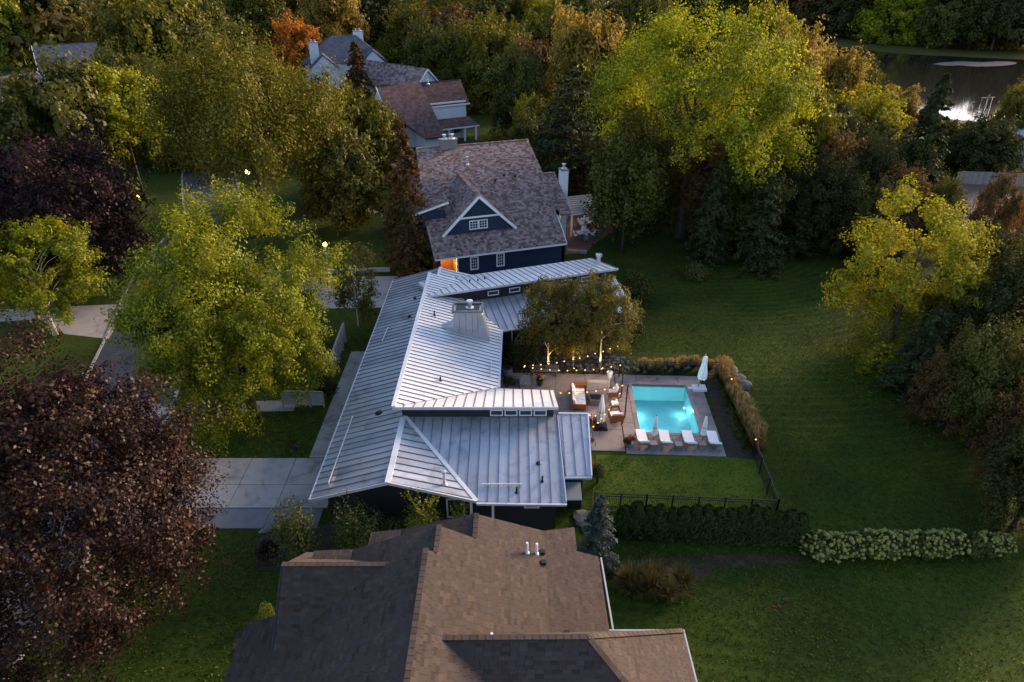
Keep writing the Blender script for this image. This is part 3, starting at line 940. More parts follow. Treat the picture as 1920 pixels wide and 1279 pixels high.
# ------------------------------------------------------------------ shingled roofs
CAMV = Vector((0, 0, CAM_H))
def shingle_tabs(pts, e, ch, tw, rng, th=.02):
    """tabs of one roof plane: list of (corner, along, up-slope, normal, width, height)"""
    P, n, e, s = plane_axes(pts, e)
    if s.z < 0:
        s = -s
        e = -e
    o = P[0]
    q = [((p - o).dot(e), (p - o).dot(s)) for p in P]
    b0, b1 = min(b for _, b in q), max(b for _, b in q)
    out = []
    k = 0
    b = b0
    while b < b1 - ch * .25:
        bc = b + ch * .5
        xs = []
        for i in range(len(q)):
            p1, p2 = q[i], q[(i + 1) % len(q)]
            if (p1[1] <= bc) != (p2[1] <= bc):
                xs.append(p1[0] + (p2[0] - p1[0]) * (bc - p1[1]) / (p2[1] - p1[1]))
        xs.sort()
        for x0, x1 in zip(xs[::2], xs[1::2]):
            a = x0 - (rng.random() * tw if k % 2 else rng.random() * tw * .5)
            while a < x1 - .02:
                w = tw * (rng.uniform(.75, 1.25) if th > .01 else rng.uniform(.93, 1.07))
                l, r = max(a, x0), min(a + w, x1)
                if r - l > .03:
                    h = th * (rng.uniform(.7, 1.5) if th > .01 else 1.0)
                    out.append((o + e * l + s * b, e, s, n, r - l, ch * rng.uniform(1.02, 1.1), h))
                a += w
        b += ch
        k += 1
    return out

def tabs_mesh(name, tabs, off, mat, gap=.010):
    V, Q = [], []
    off = Vector(off)
    for (c, e, s, n, w, h, t) in tabs:
        c = c - off
        i = len(V)
        gp = gap if t > .008 else .002
        a0, a1 = e * (gp / 2), e * (w - gp / 2)
        up = s * h
        for p in (c + a0 + n * .002, c + a1 + n * .002, c + a1 + up + n * .001, c + a0 + up + n * .001,
                  c + a0 + n * (t + .004), c + a1 + n * (t + .004), c + a1 + up + n * .005, c + a0 + up + n * .005):
            V.append(p[:])
        Q += [(i + 4, i + 5, i + 6, i + 7), (i, i + 1, i + 5, i + 4), (i + 1, i + 2, i + 6, i + 5), (i + 3, i, i + 4, i + 7)]
    return np_mesh(name, np.array(V), np.array(Q), mat)

def shingled(root, off, planes, ch, tw, mat, seed, n_parts=0, th=.02):
    """roof planes with real overlapping tabs; planes: list of (points, along-eave direction)"""
    rng = random.Random(seed)
    tabs = []
    d = MB(off)
    for pts, e in planes:
        P, n, _, _ = plane_axes(pts, e)
        d.prism([p - n * .01 for p in P], -n * .16)
        tabs += shingle_tabs(pts, e, ch, tw, rng, th)
    roof = d.build('roof', mat, root)
    if n_parts:
        full = [t for t in tabs if t[4] > tw * .8]
        def key(t):
            c = t[0] + t[1] * t[4] * .5
            dpt = c - CAMV
            zc = depth(c)
            u, v = CX + F_PX * c.x / zc, CY - F_PX * (dpt.y * math.sin(PITCH) + dpt.z * math.cos(PITCH)) / zc
            return (0 if (0 < u < 1920 and 0 < v < 1270) else 1, dpt.length)
        full.sort(key=key)
        chosen = full[:n_parts]
        ids = set(id(t) for t in chosen)
        tabs = [t for t in tabs if id(t) not in ids]
        protos = {}
        from mathutils import Matrix
        for t in chosen:
            c, e, s, n, w, h, tt = t
            kk = tuple(round(x, 3) for x in n)
            if kk not in protos:
                protos[kk] = tabs_mesh('shingle', [(Vector((0, 0, 0)), e, s, n, tw, ch * 1.06, th)], (0, 0, 0), mat)
            ob = link('shingle', protos[kk], roof)
            ob.location = c - Vector(off) + e * ((w - tw) / 2)
    st = link('shingles', tabs_mesh('shingles', tabs, off, mat), roof)
    st['kind'] = 'stuff'
    return roof

def bars(root, off, name, mat, segs):
    for a, b, w, h in segs:
        m = MB(off)
        m.beam(a, b, w, h)
        m.build(name, mat, root)

def caps(root, off, lines, mat, w=.22, step=.28, name='ridge_cap'):
    for p, q in lines:
        m = MB(off)
        p, q = Vector(p), Vector(q)
        n = max(1, int((q - p).length / step))
        for i in range(n):
            a, b = p.lerp(q, i / n), p.lerp(q, (i + 1.12) / n)
            m.beam(a + Vector((0, 0, .026)), b + Vector((0, 0, .014)), w, .016)
        m.build(name, mat, root)

# ------------------------------------------------------------------ brown shingled house in the foreground
BO = Vector((-3.0, 16.0, 0))
bh = thing('brown_roof_house', 'large house with brown asphalt shingle roofs filling the foreground', 'house', BO)
S = .5
def br(x):
    return 8.8 - S * (x + 3.5) if x < 1.5 else 6.3 - .31 * (x - 1.5)
def bl(x):
    return 8.8 - S * (-3.5 - x)
pl = []
pl.append(([(-3.5, 9, br(-3.5)), (1.5, 9, 6.3), (1.5, 23.25, 6.3), (-1.6, 22.75, br(-1.6)), (-1.6, 21.3, br(-1.6)), (-3.1, 21.3, br(-3.1)), (-3.1, 19.8, br(-3.1)), (-3.5, 19.8, br(-3.5))], (0, 1, 0)))
pl.append(([(1.5, 9, 6.3), (4.1, 9, br(4.1)), (4.0, 22.4, br(4.0)), (3.0, 22.45, br(3.0)), (3.0, 23.95, br(3.0)), (1.5, 23.25, 6.3)], (0, 1, 0)))
pl.append(([(-3.5, 9, 8.8), (-3.5, 19.8, 8.8), (-9.5, 19.8, bl(-9.5)), (-9.5, 19.2, bl(-9.5)), (-11.4, 19.2, bl(-11.4)), (-11.4, 9, bl(-11.4))], (0, 1, 0)))
pl.append(([(-9.5, 19.8, 7.9), (-4.9, 19.8, 7.9), (-4.9, 16.9, 5.58), (-9.5, 16.9, 5.58)], (1, 0, 0)))
pl.append(([(-9.5, 19.8, 7.9), (-4.9, 19.8, 7.9), (-4.9, 22.4, 5.8), (-9.5, 22.4, 5.8)], (1, 0, 0)))
pl.append(([(-3.1, 19.7, 8.6), (-3.1, 21.3, 8.6), (-6.9, 21.3, 7.15), (-6.9, 19.7, 7.15)], (0, 1, 0)))
pl.append(([(-6.9, 19.9, 7.15), (-6.9, 21.3, 7.15), (-8.7, 21.35, 7.0), (-8.7, 19.9, 7.0)], (0, 1, 0)))
pl.append(([(-1.6, 21.2, 7.85), (-1.6, 22.75, 7.85), (-5.0, 22.75, 6.85), (-5.0, 21.2, 6.85)], (0, 1, 0)))
pl.append(([(-5.0, 21.2, 6.85), (-5.0, 22.75, 6.85), (-6.5, 22.85, 6.6), (-6.5, 21.2, 6.6)], (0, 1, 0)))
# cross wing at the lower right
wr0, wr1 = (-2.95, 16.05, 8.3), (2.75, 16.1, 8.3)
pl.append(([wr0, wr1, (7.05, 11.8, 5.5), (-1.5, 11.8, 5.5)], (1, 0, 0)))
pl.append(([wr1, (7.05, 18.45, 5.5), (7.05, 11.8, 5.5)], (0, 1, 0)))
pl.append(([wr0, wr1, (7.05, 18.45, 5.5), (2.9, 18.45, 5.5)], (1, 0, 0)))
shingled(bh, BO, pl, .145, .31, M['shingle'], 5, n_parts=300, th=.0099)
caps(bh, BO, [((-3.5, 9, 8.82), (-3.5, 19.8, 8.82)), ((-3.1, 19.8, 8.62), (-3.1, 21.3, 8.62)), ((-1.6, 21.3, 7.87), (-1.6, 22.75, 7.87)), ((-9.5, 19.8, 7.92), (-4.9, 19.8, 7.92)),
              (wr0, wr1), (wr1, (7.05, 11.8, 5.52)), (wr1, (7.05, 18.45, 5.52))], M['shingle'])
rk = [((-9.5, 19.8, 7.86), (-9.5, 16.9, 5.54)), ((-3.1, 21.32, 8.52), (-6.9, 21.32, 7.07)), ((-6.9, 21.32, 7.07), (-8.7, 21.37, 6.92)), ((-1.6, 22.8, 7.77), (-5.0, 22.8, 6.77)), ((-5, 22.8, 6.77), (-6.5, 22.88, 6.5))]
bars(bh, BO, 'rake_board', M['dark_wall'], [(a, b, .06, .16) for a, b in rk])
bars(bh, BO, 'gutter', M['gutter_grey'], [((4.13, 22.4, br(4.1) - .05), (4.2, 18.5, br(4.1) - .06), .07, .08), ((2.9, 18.52, 5.43), (7.1, 18.52, 5.43), .07, .08), ((7.12, 18.55, 5.43), (7.12, 11.8, 5.43), .07, .08)])
m = MB(BO)
m.box((-3.6, 14.6, 0), (13.6, 9.0, 5.0))
m.box((0.6, 16.0, 0), (5.6, 12.6, 5.3))
m.box((-5.5, 20.2, 0), (6.5, 3.2, 5.6))
m.build('wall', M['stone'], bh)
for px, py in ((988, 1046), (1006, 1041)):
    p = at(px, py, 6.4)
    pipe(bh, BO, (p.x, p.y, br(p.x)), .055, .62, M['white'])
for px, py in ((1017, 1042), (1019, 1061), (1063, 1186)):
    p = at(px, py, 6.2)
    m = MB(BO)
    m.box((p.x, p.y, br(p.x)), (.22, .22, .14))
    m.build('roof_vent', M['black'], bh)
p = at(922, 1192, 7.6)
pipe(bh, BO, (p.x, p.y, br(p.x)), .05, .3, M['white'])

# ------------------------------------------------------------------ navy house behind (local frame: x along the eave, y towards the back)
NO = at(820, 483, 3.2)
NA = R(18)
nh = thing('navy_house', 'navy blue house with weathered wood shake roof and white trimmed dormer', 'house', (NO.x, NO.y, 0), NA)
O0 = (0, 0, 0)
FZ, RW, RZ2 = 5.6, 14.5, 10.4
us = (RZ2 - FZ) / (RW - 3.5)
def nz(w):
    return 3.2 + (FZ - 3.2) * w / 3.5 if w < 3.5 else FZ + us * (w - 3.5)
pl = [([(-.3, -.15, 3.1), (13.8, -.15, 3.1), (13.8, 3.5, FZ), (-.3, 3.5, FZ)], (1, 0, 0)),
      ([(-.3, 3.5, FZ), (14.3, 3.5, FZ), (14.5, RW, RZ2), (1.2, RW, RZ2)], (1, 0, 0)),
      ([(14.2, 2.8, 5.15), (15.5, 2.8, 5.15), (15.8, 8.9, nz(8.9) - .04), (14.2, 8.9, nz(8.9) - .04)], (1, 0, 0)),
      ([(14.2, 8.9, nz(8.9) - .05), (15.8, 8.9, nz(8.9) - .05), (15.8, 12, 5.0), (14.2, 12, 5.0)], (1, 0, 0)),
      ([(1.2, RW, RZ2), (14.5, RW, RZ2), (14.5, 21, 6.0), (1.2, 21, 6.0)], (1, 0, 0))]
# dormer
dp, d0, d1, dz0, dzp, dw = 4.93, 1.15, 8.75, 4.75, 8.5, 1.75
dback = 3.5 + (dzp - FZ) / us + .3
pl += [([(dp, dw, dzp), (d1, dw, dz0), (d1, 3.2, dz0), (dp, dback, dzp)], (0, 1, 0)),
       ([(dp, dw, dzp), (dp, dback, dzp), (d0, 3.2, dz0), (d0, dw, dz0)], (0, 1, 0))]
# small shed dormer on the left
pl += [([(-1.6, 3.6, 6.6), (2.2, 3.6, 7.6), (2.2, 9.2, 8.6), (-1.6, 9.2, 7.4)], (1, 0, 0))]
shingled(nh, O0, pl, .24, .30, M['shake'], 9)
caps(nh, O0, [((1.2, RW, RZ2), (14.5, RW, RZ2)), ((dp, dw, dzp), (dp, dback, dzp)), ((14.2, 8.9, nz(8.9) - .03), (15.8, 8.9, nz(8.9) - .03))], M['shake'], .4, .3)
# walls
wall(nh, O0, [(2.1, .45, 0, 3.1), (13.5, .45, 0, 3.1), (13.9, 14, 0, 5.0), (13.9, 20, 0, 6)], M['navy'])
m = MB()
m.poly([(13.88, .5, 3.0), (14.2, 3.5, FZ - .15), (14.2, RW, RZ2 - .2), (14.2, 20.6, 6.1), (14.2, 20.6, 0), (13.88, .5, 0)])
m.poly([(0.4, .5, 3.0), (0.6, 3.5, FZ - .15), (1.4, RW, RZ2 - .2), (1.4, 20.6, 6.1), (1.4, 20.6, 0), (.4, .5, 0)][::-1])
m.build('gable_wall', M['navy'], nh)
m = MB()
m.prism([(d0 + .3, dw + .18, dz0 - .1), (d1 - .3, dw + .18, dz0 - .1), (dp, dw + .18, dzp - .15)], (0, .15, 0))
m.build('dormer_wall', M['navy'], nh)
m = MB()
x = d0 + .6
while x < d1 - .4:
    zt = dzp - .2 - (dzp - dz0) * abs(x - dp) / (dp - d0)
    if zt > 6.45:
        m.beam((x, dw + .16, 6.35), (x, dw + .16, zt), .035, .03)
    x += .21
bt = m.build('battens', M['navy'], nh)
bt['kind'] = 'stuff'
bars(nh, O0, 'dormer_rake', M['white'], [((d0 - .1, dw - .02, dz0 - .12), (dp, dw - .02, dzp - .1), .1, .26), ((dp, dw - .025, dzp - .1), (d1 + .1, dw - .025, dz0 - .12), .1, .26)])
m = MB()
m.beam((d0 + 1.65, dw + .1, 6.28), (d1 - 1.65, dw + .1, 6.28), .08, .17)
m.build('belt_trim', M['white'], nh)
window(nh, O0, (4.35, dw + .16, 5.45), .78, .78, (0, -1), M['white'], 3, 3, fw=.09)
window(nh, O0, (5.33, dw + .16, 5.45), .78, .78, (0, -1), M['white'], 3, 3, fw=.09)
window(nh, O0, (3.9, .44, 1.9), .62, 1.2, (0, -1), M['white'], 3, 4, fw=.14)
window(nh, O0, (6.7, .44, 1.9), .62, 1.2, (0, -1), M['white'], 3, 4, fw=.14)
bars(nh, O0, 'fascia', M['white'], [((-.3, -.12, 2.98), (13.8, -.12, 2.98), .1, .18), ((-1.6, 3.56, 6.5), (2.2, 3.56, 7.5), .1, .2), ((13.84, -.1, 3.0), (13.84, 2.8, 5.1), .08, .18)])
m = MB()
m.box((.2, 4.0, 5.6), (3.4, .2, 1.0))
m.build('dormer_cheek', M['navy'], nh)
m = MB()
m.box((2.1, .4, 0), (.16, .16, 3.0))
m.build('corner_board', M['white'], nh)
# lit carport recess at the left end of the front
m = MB()
m.box((1.0, 2.4, 0), (2.0, .15, 2.9))
m.box((2.02, 1.45, 0), (.12, 1.9, 2.9))
m.build('porch_panelling', M['wood'], nh)
ld = bpy.data.lights.new('porch_lamp', 'POINT')
ld.energy = 110
ld.color = (1, .55, .16)
ld.shadow_soft_size = .1
lo = link('porch_lamp', ld, nh)
lo.location = (.9, .7, 2.3)
def chimney(root, c, w, d, z0, z1, mat, pots, rz=0):
    m = MB()
    m.box((c[0], c[1], z0), (w, d, z1 - z0), rz)
    o = m.build('chimney', mat, root)
    m = MB()
    m.box((c[0], c[1], z1), (w + .14, d + .14, .12), rz)
    m.build('chimney_cap', M['stone'], o)
    for (x, y) in pots:
        pipe(o, O0, (c[0] + x, c[1] + y, z1 + .12), .16, .4, M['galv'], 'flue', .1)
    return o
chimney(nh, (4.9, 14.4), 1.9, .9, 8.5, 11.1, M['stone'], [(-.45, 0), (.45, 0)])
chimney(nh, (16.1, 7.0), .75, 1.0, 0, 8.7, M['offwhite'], [(.1, .2)])
pipe(nh, O0, (6.3, 11.4, nz(11.4)), .1, .7, M['galv'], 'flue_pipe', .1)
for u_, w_ in ((9.8, 9.0), (11.0, 8.7), (8.6, 8.4)):
    m = MB()
    m.box((u_, w_, nz(w_)), (.2, .25, .25))
    m.build('roof_vent', M['black'], nh)
# wall lamp by the pergola
m = MB()
m.ball((14.35, 7.55, 2.4), .16, 10, 8)
m.build('wall_lamp', M['lamp'], nh)
ld = bpy.data.lights.new('wall_lamp_light', 'POINT')
ld.energy = 40
ld.color = (1, .62, .25)
ld.shadow_soft_size = .15
lo = link('wall_lamp_light', ld, nh)
lo.location = (14.75, 7.4, 2.4)
# back left gable end
pl = [([(-2.2, 15.5, 9.6), (.6, 15.0, 9.6), (1.6, 11.0, 7.2), (-.6, 11.0, 7.2)], (1, 0, 0))]
shingled(nh, O0, pl, .24, .3, M['shake'], 12)

# ------------------------------------------------------------------ white house with dark shakes, mid distance
WO = Vector((-22.3, 121.0, 0))
wh = thing('white_house', 'white walled house with steep brown shake roofs behind the navy house', 'house', WO, R(28))
pl = [([(-.3, 1.0, 9.5), (15.3, 1.0, 9.5), (15.6, -2.0, 5.9), (7.4, -2.0, 5.9)], (1, 0, 0)),
      ([(-.3, 1.0, 9.5), (7.6, 1.0, 9.5), (7.6, -9.4, 2.5), (4.0, -9.4, 2.5), (.6, -4.2, 5.6), (-.3, -4.2, 5.6)], (1, 0, 0)),
      ([(-.3, 1.0, 9.5), (15.3, 1.0, 9.5), (15.3, 6.0, 5), (-.3, 6.0, 5)], (1, 0, 0)),
      ([(6.9, -2.2, 3.7), (15.2, -2.2, 3.7), (16.2, -4.6, 2.5), (6.9, -4.6, 2.5)], (1, 0, 0))]
shingled(wh, O0, pl, .38, .5, M['shake_dark'], 21)
caps(wh, O0, [((-.3, 1, 9.5), (15.3, 1, 9.5))], M['shake_dark'], .4, .4)
m = MB()
m.box((11.2, -.3, 0), (7.6, 3.0, 6.4))
m.box((3.8, -1.5, 0), (7.0, 5.4, 5.4))
m.box((5.9, -5.8, 0), (3.2, 5.6, 2.5))
m.prism([(-.1, -4.0, 5.6), (-.1, 5.8, 5.0), (-.1, 1.0, 9.3)], (.15, 0, 0))
m.prism([(15.0, -1.9, 5.9), (15.0, 5.8, 5.0), (15.0, 1.0, 9.3)], (-.15, 0, 0))
m.build('wall', M['offwhite'], wh)
bars(wh, O0, 'fascia', M['white'], [((7.4, -2.08, 5.82), (15.7, -2.08, 5.82), .12, .22), ((6.9, -4.66, 2.42), (16.2, -4.66, 2.42), .12, .2), ((-.35, 1.0, 9.4), (-.35, -4.2, 5.5), .12, .25), ((-.35, -4.24, 5.5), (.6, -4.24, 5.5), .12, .2)])
for x in (7.4, 10.4, 13.4, 15.6):
    m = MB()
    m.box((x, -4.4, 0), (.3, .3, 2.4))
    m.build('porch_post', M['white'], wh)
for x in (9.0, 13.0):
    window(wh, O0, (x, -1.82, 1.6), 1.2, 1.4, (0, -1), M['white'], 2, 2, .1)
for x in (2.2,):
    window(wh, O0, (x, -4.22, 4.0), 1.0, 1.2, (0, -1), M['white'], 2, 2, .1)
pipe(wh, O0, (9.0, .8, 9.3), .16, .5, M['galv'], 'flue_pipe', .12)

# ------------------------------------------------------------------ slate roofed house beyond it
SO = Vector((-43, 184, 0))
sh = thing('slate_roof_house', 'pale house with blue grey hipped roof and two white chimneys far left of centre', 'house', SO, R(16))
pl = [([(-1.5, 4, 10.6), (4.5, 4, 10.6), (11, -4, 5.2), (-9.5, -4, 5.2)], (1, 0, 0)),
      ([(-1.5, 4, 10.6), (-9.5, -4, 5.2), (-9.5, 12, 5.2)], (0, 1, 0)),
      ([(4.5, 4, 10.6), (11, -4, 5.2), (11, 12, 5.2)], (0, 1, 0)),
      ([(-1.5, 4, 10.6), (4.5, 4, 10.6), (11, 12, 5.2), (-9.5, 12, 5.2)], (1, 0, 0)),
      ([(-4.5, -2, 7.6), (-4.5, -7, 7.6), (-8, -7, 4.6), (-8, -2, 4.6)], (0, 1, 0)),
      ([(-4.5, -2, 7.6), (-4.5, -7, 7.6), (-1, -7, 4.6), (-1, -2, 4.6)], (0, 1, 0)),
      ([(7.5, 0, 8.2), (7.5, -6, 8.2), (4, -6, 5.0), (4, 0, 5.0)], (0, 1, 0)),
      ([(7.5, 0, 8.2), (7.5, -6, 8.2), (11, -6, 5.0), (11, 0, 5.0)], (0, 1, 0))]
shingled(sh, O0, pl, .45, .6, M['slate'], 23)
m = MB()
m.box((.75, 4, 0), (19.4, 14.6, 5.1))
m.box((-4.5, -4, 0), (6.2, 5.6, 4.7))
m.prism([(-7.7, -6.8, 4.5), (-1.3, -6.8, 4.5), (-4.5, -6.8, 7.3)], (0, .2, 0))
m.prism([(4.3, -5.8, 4.8), (10.7, -5.8, 4.8), (7.5, -5.8, 7.9)], (0, .2, 0))
m.box((7.5, -3, 0), (6.2, 5.4, 4.9))
m.build('wall', M['offwhite'], sh)
chimney(sh, (-6.3, -3.5), 2.2, 1.4, 4, 10.0, M['offwhite'], [(-.4, 0), (.4, 0)])
chimney(sh, (5.2, 5.0), 2.4, 1.6, 8, 11.4, M['offwhite'], [(-.5, 0), (.5, 0)])
for x in (-4.5, 7.5):
    window(sh, O0, (x, -6.82 if x < 0 else -5.82, 3.0), 1.6, 1.6, (0, -1), M['white'], 2, 2, .12)
# long brown roofed house between the slate and the white one
LO = Vector((-31, 154, 0))
lh = thing('brown_gabled_house', 'house with long brown shake roof and white gables between the slate and white houses', 'house', LO, R(-40))
pl = [([(-1, 0, 9.4), (19, 0, 9.4), (19, -5.5, 4.2), (-1, -5.5, 4.2)], (1, 0, 0)),
      ([(-1, 0, 9.4), (19, 0, 9.4), (19, 5.5, 4.2), (-1, 5.5, 4.2)], (1, 0, 0))]
shingled(lh, O0, pl, .45, .6, M['shake'], 25)
m = MB()
m.box((9, 0, 0), (19, 9.6, 4.4))
m.prism([(-.7, -5, 4.2), (-.7, 5, 4.2), (-.7, 0, 9.1)], (.2, 0, 0))
m.prism([(18.7, -5, 4.2), (18.7, 5, 4.2), (18.7, 0, 9.1)], (-.2, 0, 0))
m.build('wall', M['offwhite'], lh)
bars(lh, O0, 'rake_trim', M['white'], [((x, 0, 9.3), (x, 5.5 * y, 4.1), .14, .3) for x in (-1.05, 19.05) for y in (-1, 1)])
for k, x in enumerate((5.5, 6.9, 8.3)):
    pipe(lh, O0, (x, 1.0, 8.4), .2, .8, M['white'])
window(lh, O0, (-.72, 0, 6.0), 1.4, 1.6, (-1, 0), M['white'], 2, 2, .12)

# ------------------------------------------------------------------ other far houses glimpsed between the trees
def small_house(name, label, loc, rz, L, Wd, ez, rz_, roof_mat, wall_mat, seed, wins=3):
    t = thing(name, label, 'house', loc, rz)
    h = Wd / 2
    pl = [([(-L / 2, 0, rz_), (L / 2, 0, rz_), (L / 2, -h - .5, ez), (-L / 2, -h - .5, ez)], (1, 0, 0)),
          ([(-L / 2, 0, rz_), (L / 2, 0, rz_), (L / 2, h + .5, ez), (-L / 2, h + .5, ez)], (1, 0, 0))]
    shingled(t, O0, pl, .5, .7, roof_mat, seed)
    m = MB()
    m.box((0, 0, 0), (L - .8, Wd, ez + .2))
    for s in (-1, 1):
        m.prism([(s * (L / 2 - .4), -h, ez), (s * (L / 2 - .4), h, ez), (s * (L / 2 - .4), 0, rz_ - .25)], (-.2 * s, 0, 0))
    m.build('wall', wall_mat, t)
    bars(t, O0, 'rake_trim', M['white'], [((s * L / 2, 0, rz_ - .1), (s * L / 2, y * (h + .5), ez - .1), .12, .25) for s in (-1, 1) for y in (-1, 1)])
    for i in range(wins):
        window(t, O0, (-L / 2 + L * (i + .5) / wins, -h - .01, ez * .5), 1.1, 1.3, (0, -1), M['white'], 2, 2, .12)
    return t
p = at(150, 118, 5)
small_house('grey_roof_house', 'house with blue grey roof half hidden by trees at upper left', (p.x, p.y, 0), R(30), 18, 10, 4.6, 9.5, M['slate'], M['offwhite'], 31)
p = at(8, 190, 4)
small_house('tan_roof_house', 'house with tan roof at the left edge behind dark trees', (p.x, p.y, 0), R(65), 16, 10, 4.0, 8.4, M['shake'], M['offwhite'], 32)
p = at(420, 95, 4)
small_house('white_gable_house', 'white gabled house glimpsed beside the orange trees', (p.x, p.y, 0), R(70), 15, 9, 4.5, 9.5, M['slate'], M['white'], 33)
p = at(1618, 52, 0)
small_house('lakeside_house', 'pale house among trees on the far bank of the pond', (p.x, p.y, 0), R(-20), 16, 11, 7.5, 12, M['shake_dark'], M['offwhite'], 34)
p = at(1935, 300, 0)
small_house('white_shed', 'white gabled shed at the right edge behind the wooden fence', (p.x, p.y, 0), R(80), 12, 7, 4.2, 7.2, M['offwhite'], M['white'], 35)
p = at(720, 52, 0)
small_house('distant_grey_house', 'pale house far away behind trees near top centre left', (p.x, p.y, 0), R(10), 22, 12, 5, 9.5, M['slate'], M['white'], 36)

# ------------------------------------------------------------------ trees
def unit(r, n):
    v = r.normal(size=(n, 3))
    return v / np.linalg.norm(v, axis=1, keepdims=True)

def kites(r, C, Nn, size, asp=.62, droop=0.0, svar=.35):
    """leaf faces at C facing roughly Nn"""
    n = len(C)
    Nn = Nn / np.maximum(np.linalg.norm(Nn, axis=1, keepdims=True), 1e-6)
    t = np.cross(Nn, unit(r, n))
    t[:, 2] -= droop
    t /= np.maximum(np.linalg.norm(t, axis=1, keepdims=True), 1e-6)
    b = np.cross(Nn, t)
    L = (size * (1 + svar * r.uniform(-1, 1, n)))[:, None]
    W = L * asp
    V = np.empty((n, 4, 3))
    V[:, 0] = C - t * L * .5
    V[:, 1] = C + b * W * .5 + t * L * .06
    V[:, 2] = C + t * L * .5
    V[:, 3] = C - b * W * .5 + t * L * .06
    return V

def quads_from(V):
    n = len(V)
    return V.reshape(-1, 3), np.arange(n * 4).reshape(n, 4)

def broad_crown(r, Rx, Ry, Rz, cz_, n_lobes, n_sub, n_leaf, size, lobe=.42, shell=.62, sub=.42, vstretch=1.0, low=-.75, droop=0.0, hang=0.0, gap=0.0, core=.16):
    """clumped crown: lobes on an ellipsoid, smaller sprays on each lobe, leaves on each spray. Returns leaf quads and lobe centres"""
    i = np.arange(n_lobes) + .5
    ph = np.arccos(1 - 2 * i / n_lobes)
    th = np.pi * (1 + 5 ** .5) * i
    d = np.stack([np.cos(th) * np.sin(ph), np.sin(th) * np.sin(ph), np.cos(ph)], 1)
    d += r.normal(scale=.22, size=d.shape)
    d /= np.linalg.norm(d, axis=1, keepdims=True)
    d = d[d[:, 2] > low]
    if gap:
        d = d[r.random(len(d)) > gap]
    nl = len(d)
    Rv = np.array([Rx, Ry, Rz])
    fac = shell + r.uniform(-.14, .16, (nl, 1))
    inner = r.random(nl) < core                 # some clumps sit deep inside so that the crown closes
    fac[inner] *= .45
    lc = d * Rv * fac
    lc[:, 2] += cz_
    lr = lobe * (Rx + Ry + Rz) / 3 * r.uniform(.7, 1.25, nl)
    # sprays
    sd = unit(r, nl * n_sub).reshape(nl, n_sub, 3)
    sd = sd + d[:, None, :] * .75
    sd[..., 2] += .15
    sd /= np.linalg.norm(sd, axis=2, keepdims=True)
    scn = lc[:, None, :] + sd * (lr[:, None, None]) * r.uniform(.55, 1.05, (nl, n_sub, 1))
    sr = (lr[:, None] * sub * r.uniform(.6, 1.3, (nl, n_sub)))
    ld_ = unit(r, nl * n_sub * n_leaf).reshape(nl, n_sub, n_leaf, 3)
    rad = r.uniform(.35, 1.0, (nl, n_sub, n_leaf, 1)) ** .6
    lp = ld_ * rad * sr[..., None, None]
    al = np.sum(lp * sd[:, :, None, :], axis=-1, keepdims=True)
    lp = lp * .74 + sd[:, :, None, :] * al * .95     # each spray reaches outwards
    lp[..., 2] *= vstretch
    C = scn[:, :, None, :] + lp
    if hang:
        C[..., 2] -= hang * r.random(C.shape[:-1]) ** 2
    nn = ld_ * .5 + sd[:, :, None, :] * .7 + r.normal(scale=.55, size=ld_.shape)
    nn[..., 2] += .35
    C, nn = C.reshape(-1, 3), nn.reshape(-1, 3)
    keep = C[:, 2] > .25
    V = kites(r, C[keep], nn[keep], size, droop=droop)
    return V, lc, lr

def trunk_mesh(r, h, rad, targets, mat, split=.38, lean=(0, 0), nlimb=14, fork=False):
    m = MB()
    tip = Vector((lean[0], lean[1], h * .72))
    path = []
    for k in range(7):
        t = k / 6
        path.append(Vector((lean[0] * t ** 1.5 + r.uniform(-1, 1) * rad * .35 * (k > 0), lean[1] * t ** 1.5 + r.uniform(-1, 1) * rad * .35 * (k > 0), tip.z * t)))
    m.tube(path, [rad * (1.35 if k == 0 else 1 - .78 * k / 6) for k in range(7)], 8)
    idx = list(range(len(targets)))
    r.shuffle(idx)
    for j in idx[:nlimb]:
        tg = Vector(targets[j])
        zs = max(h * split * .6, min(tg.z - h * .14, tip.z * .92)) * r.uniform(.75, 1.0)
        t = min(1, zs / tip.z)
        a = Vector((lean[0] * t ** 1.5, lean[1] * t ** 1.5, zs))
        mid = a.lerp(tg, .5) + Vector((0, 0, (tg - a).length * .10))
        rr = rad * (1 - .75 * t) * .62
        m.tube([a, a.lerp(mid, .5), mid, tg], [rr, rr * .8, rr * .55, rr * .2], 5)
    return m

def make_broad(name, seed, h, Rx, Ry=None, base=.22, leaf='green', lobes=26, subs=9, leaves=60, size=.3, trunk_r=None, bark='bark', Rz=None, nlimb=14, **kw):
    """mesh data (crown, trunk) for a broadleaf tree of height h"""
    r = np.random.default_rng(seed)
    Ry = Ry or Rx
    Rz = Rz or h * (1 - base) / 2
    cz_ = h - Rz * 1.0
    k = 1.0
    V, lc, lr = broad_crown(r, Rx * k, Ry * k, Rz * k, cz_, lobes, subs, leaves, size, **kw)
    v, q = quads_from(V)
    crown = np_mesh('crown', v, q, G[leaf])
    tm = trunk_mesh(r, h, trunk_r or h * .022, [tuple(c) for c in lc], M[bark], nlimb=nlimb)
    me = bpy.data.meshes.new('trunk')
    me.from_pydata(tm.v, [], tm.f)
    me.materials.append(M[bark])
    me.polygons.foreach_set('use_smooth', [True] * len(tm.f))
    return crown, me

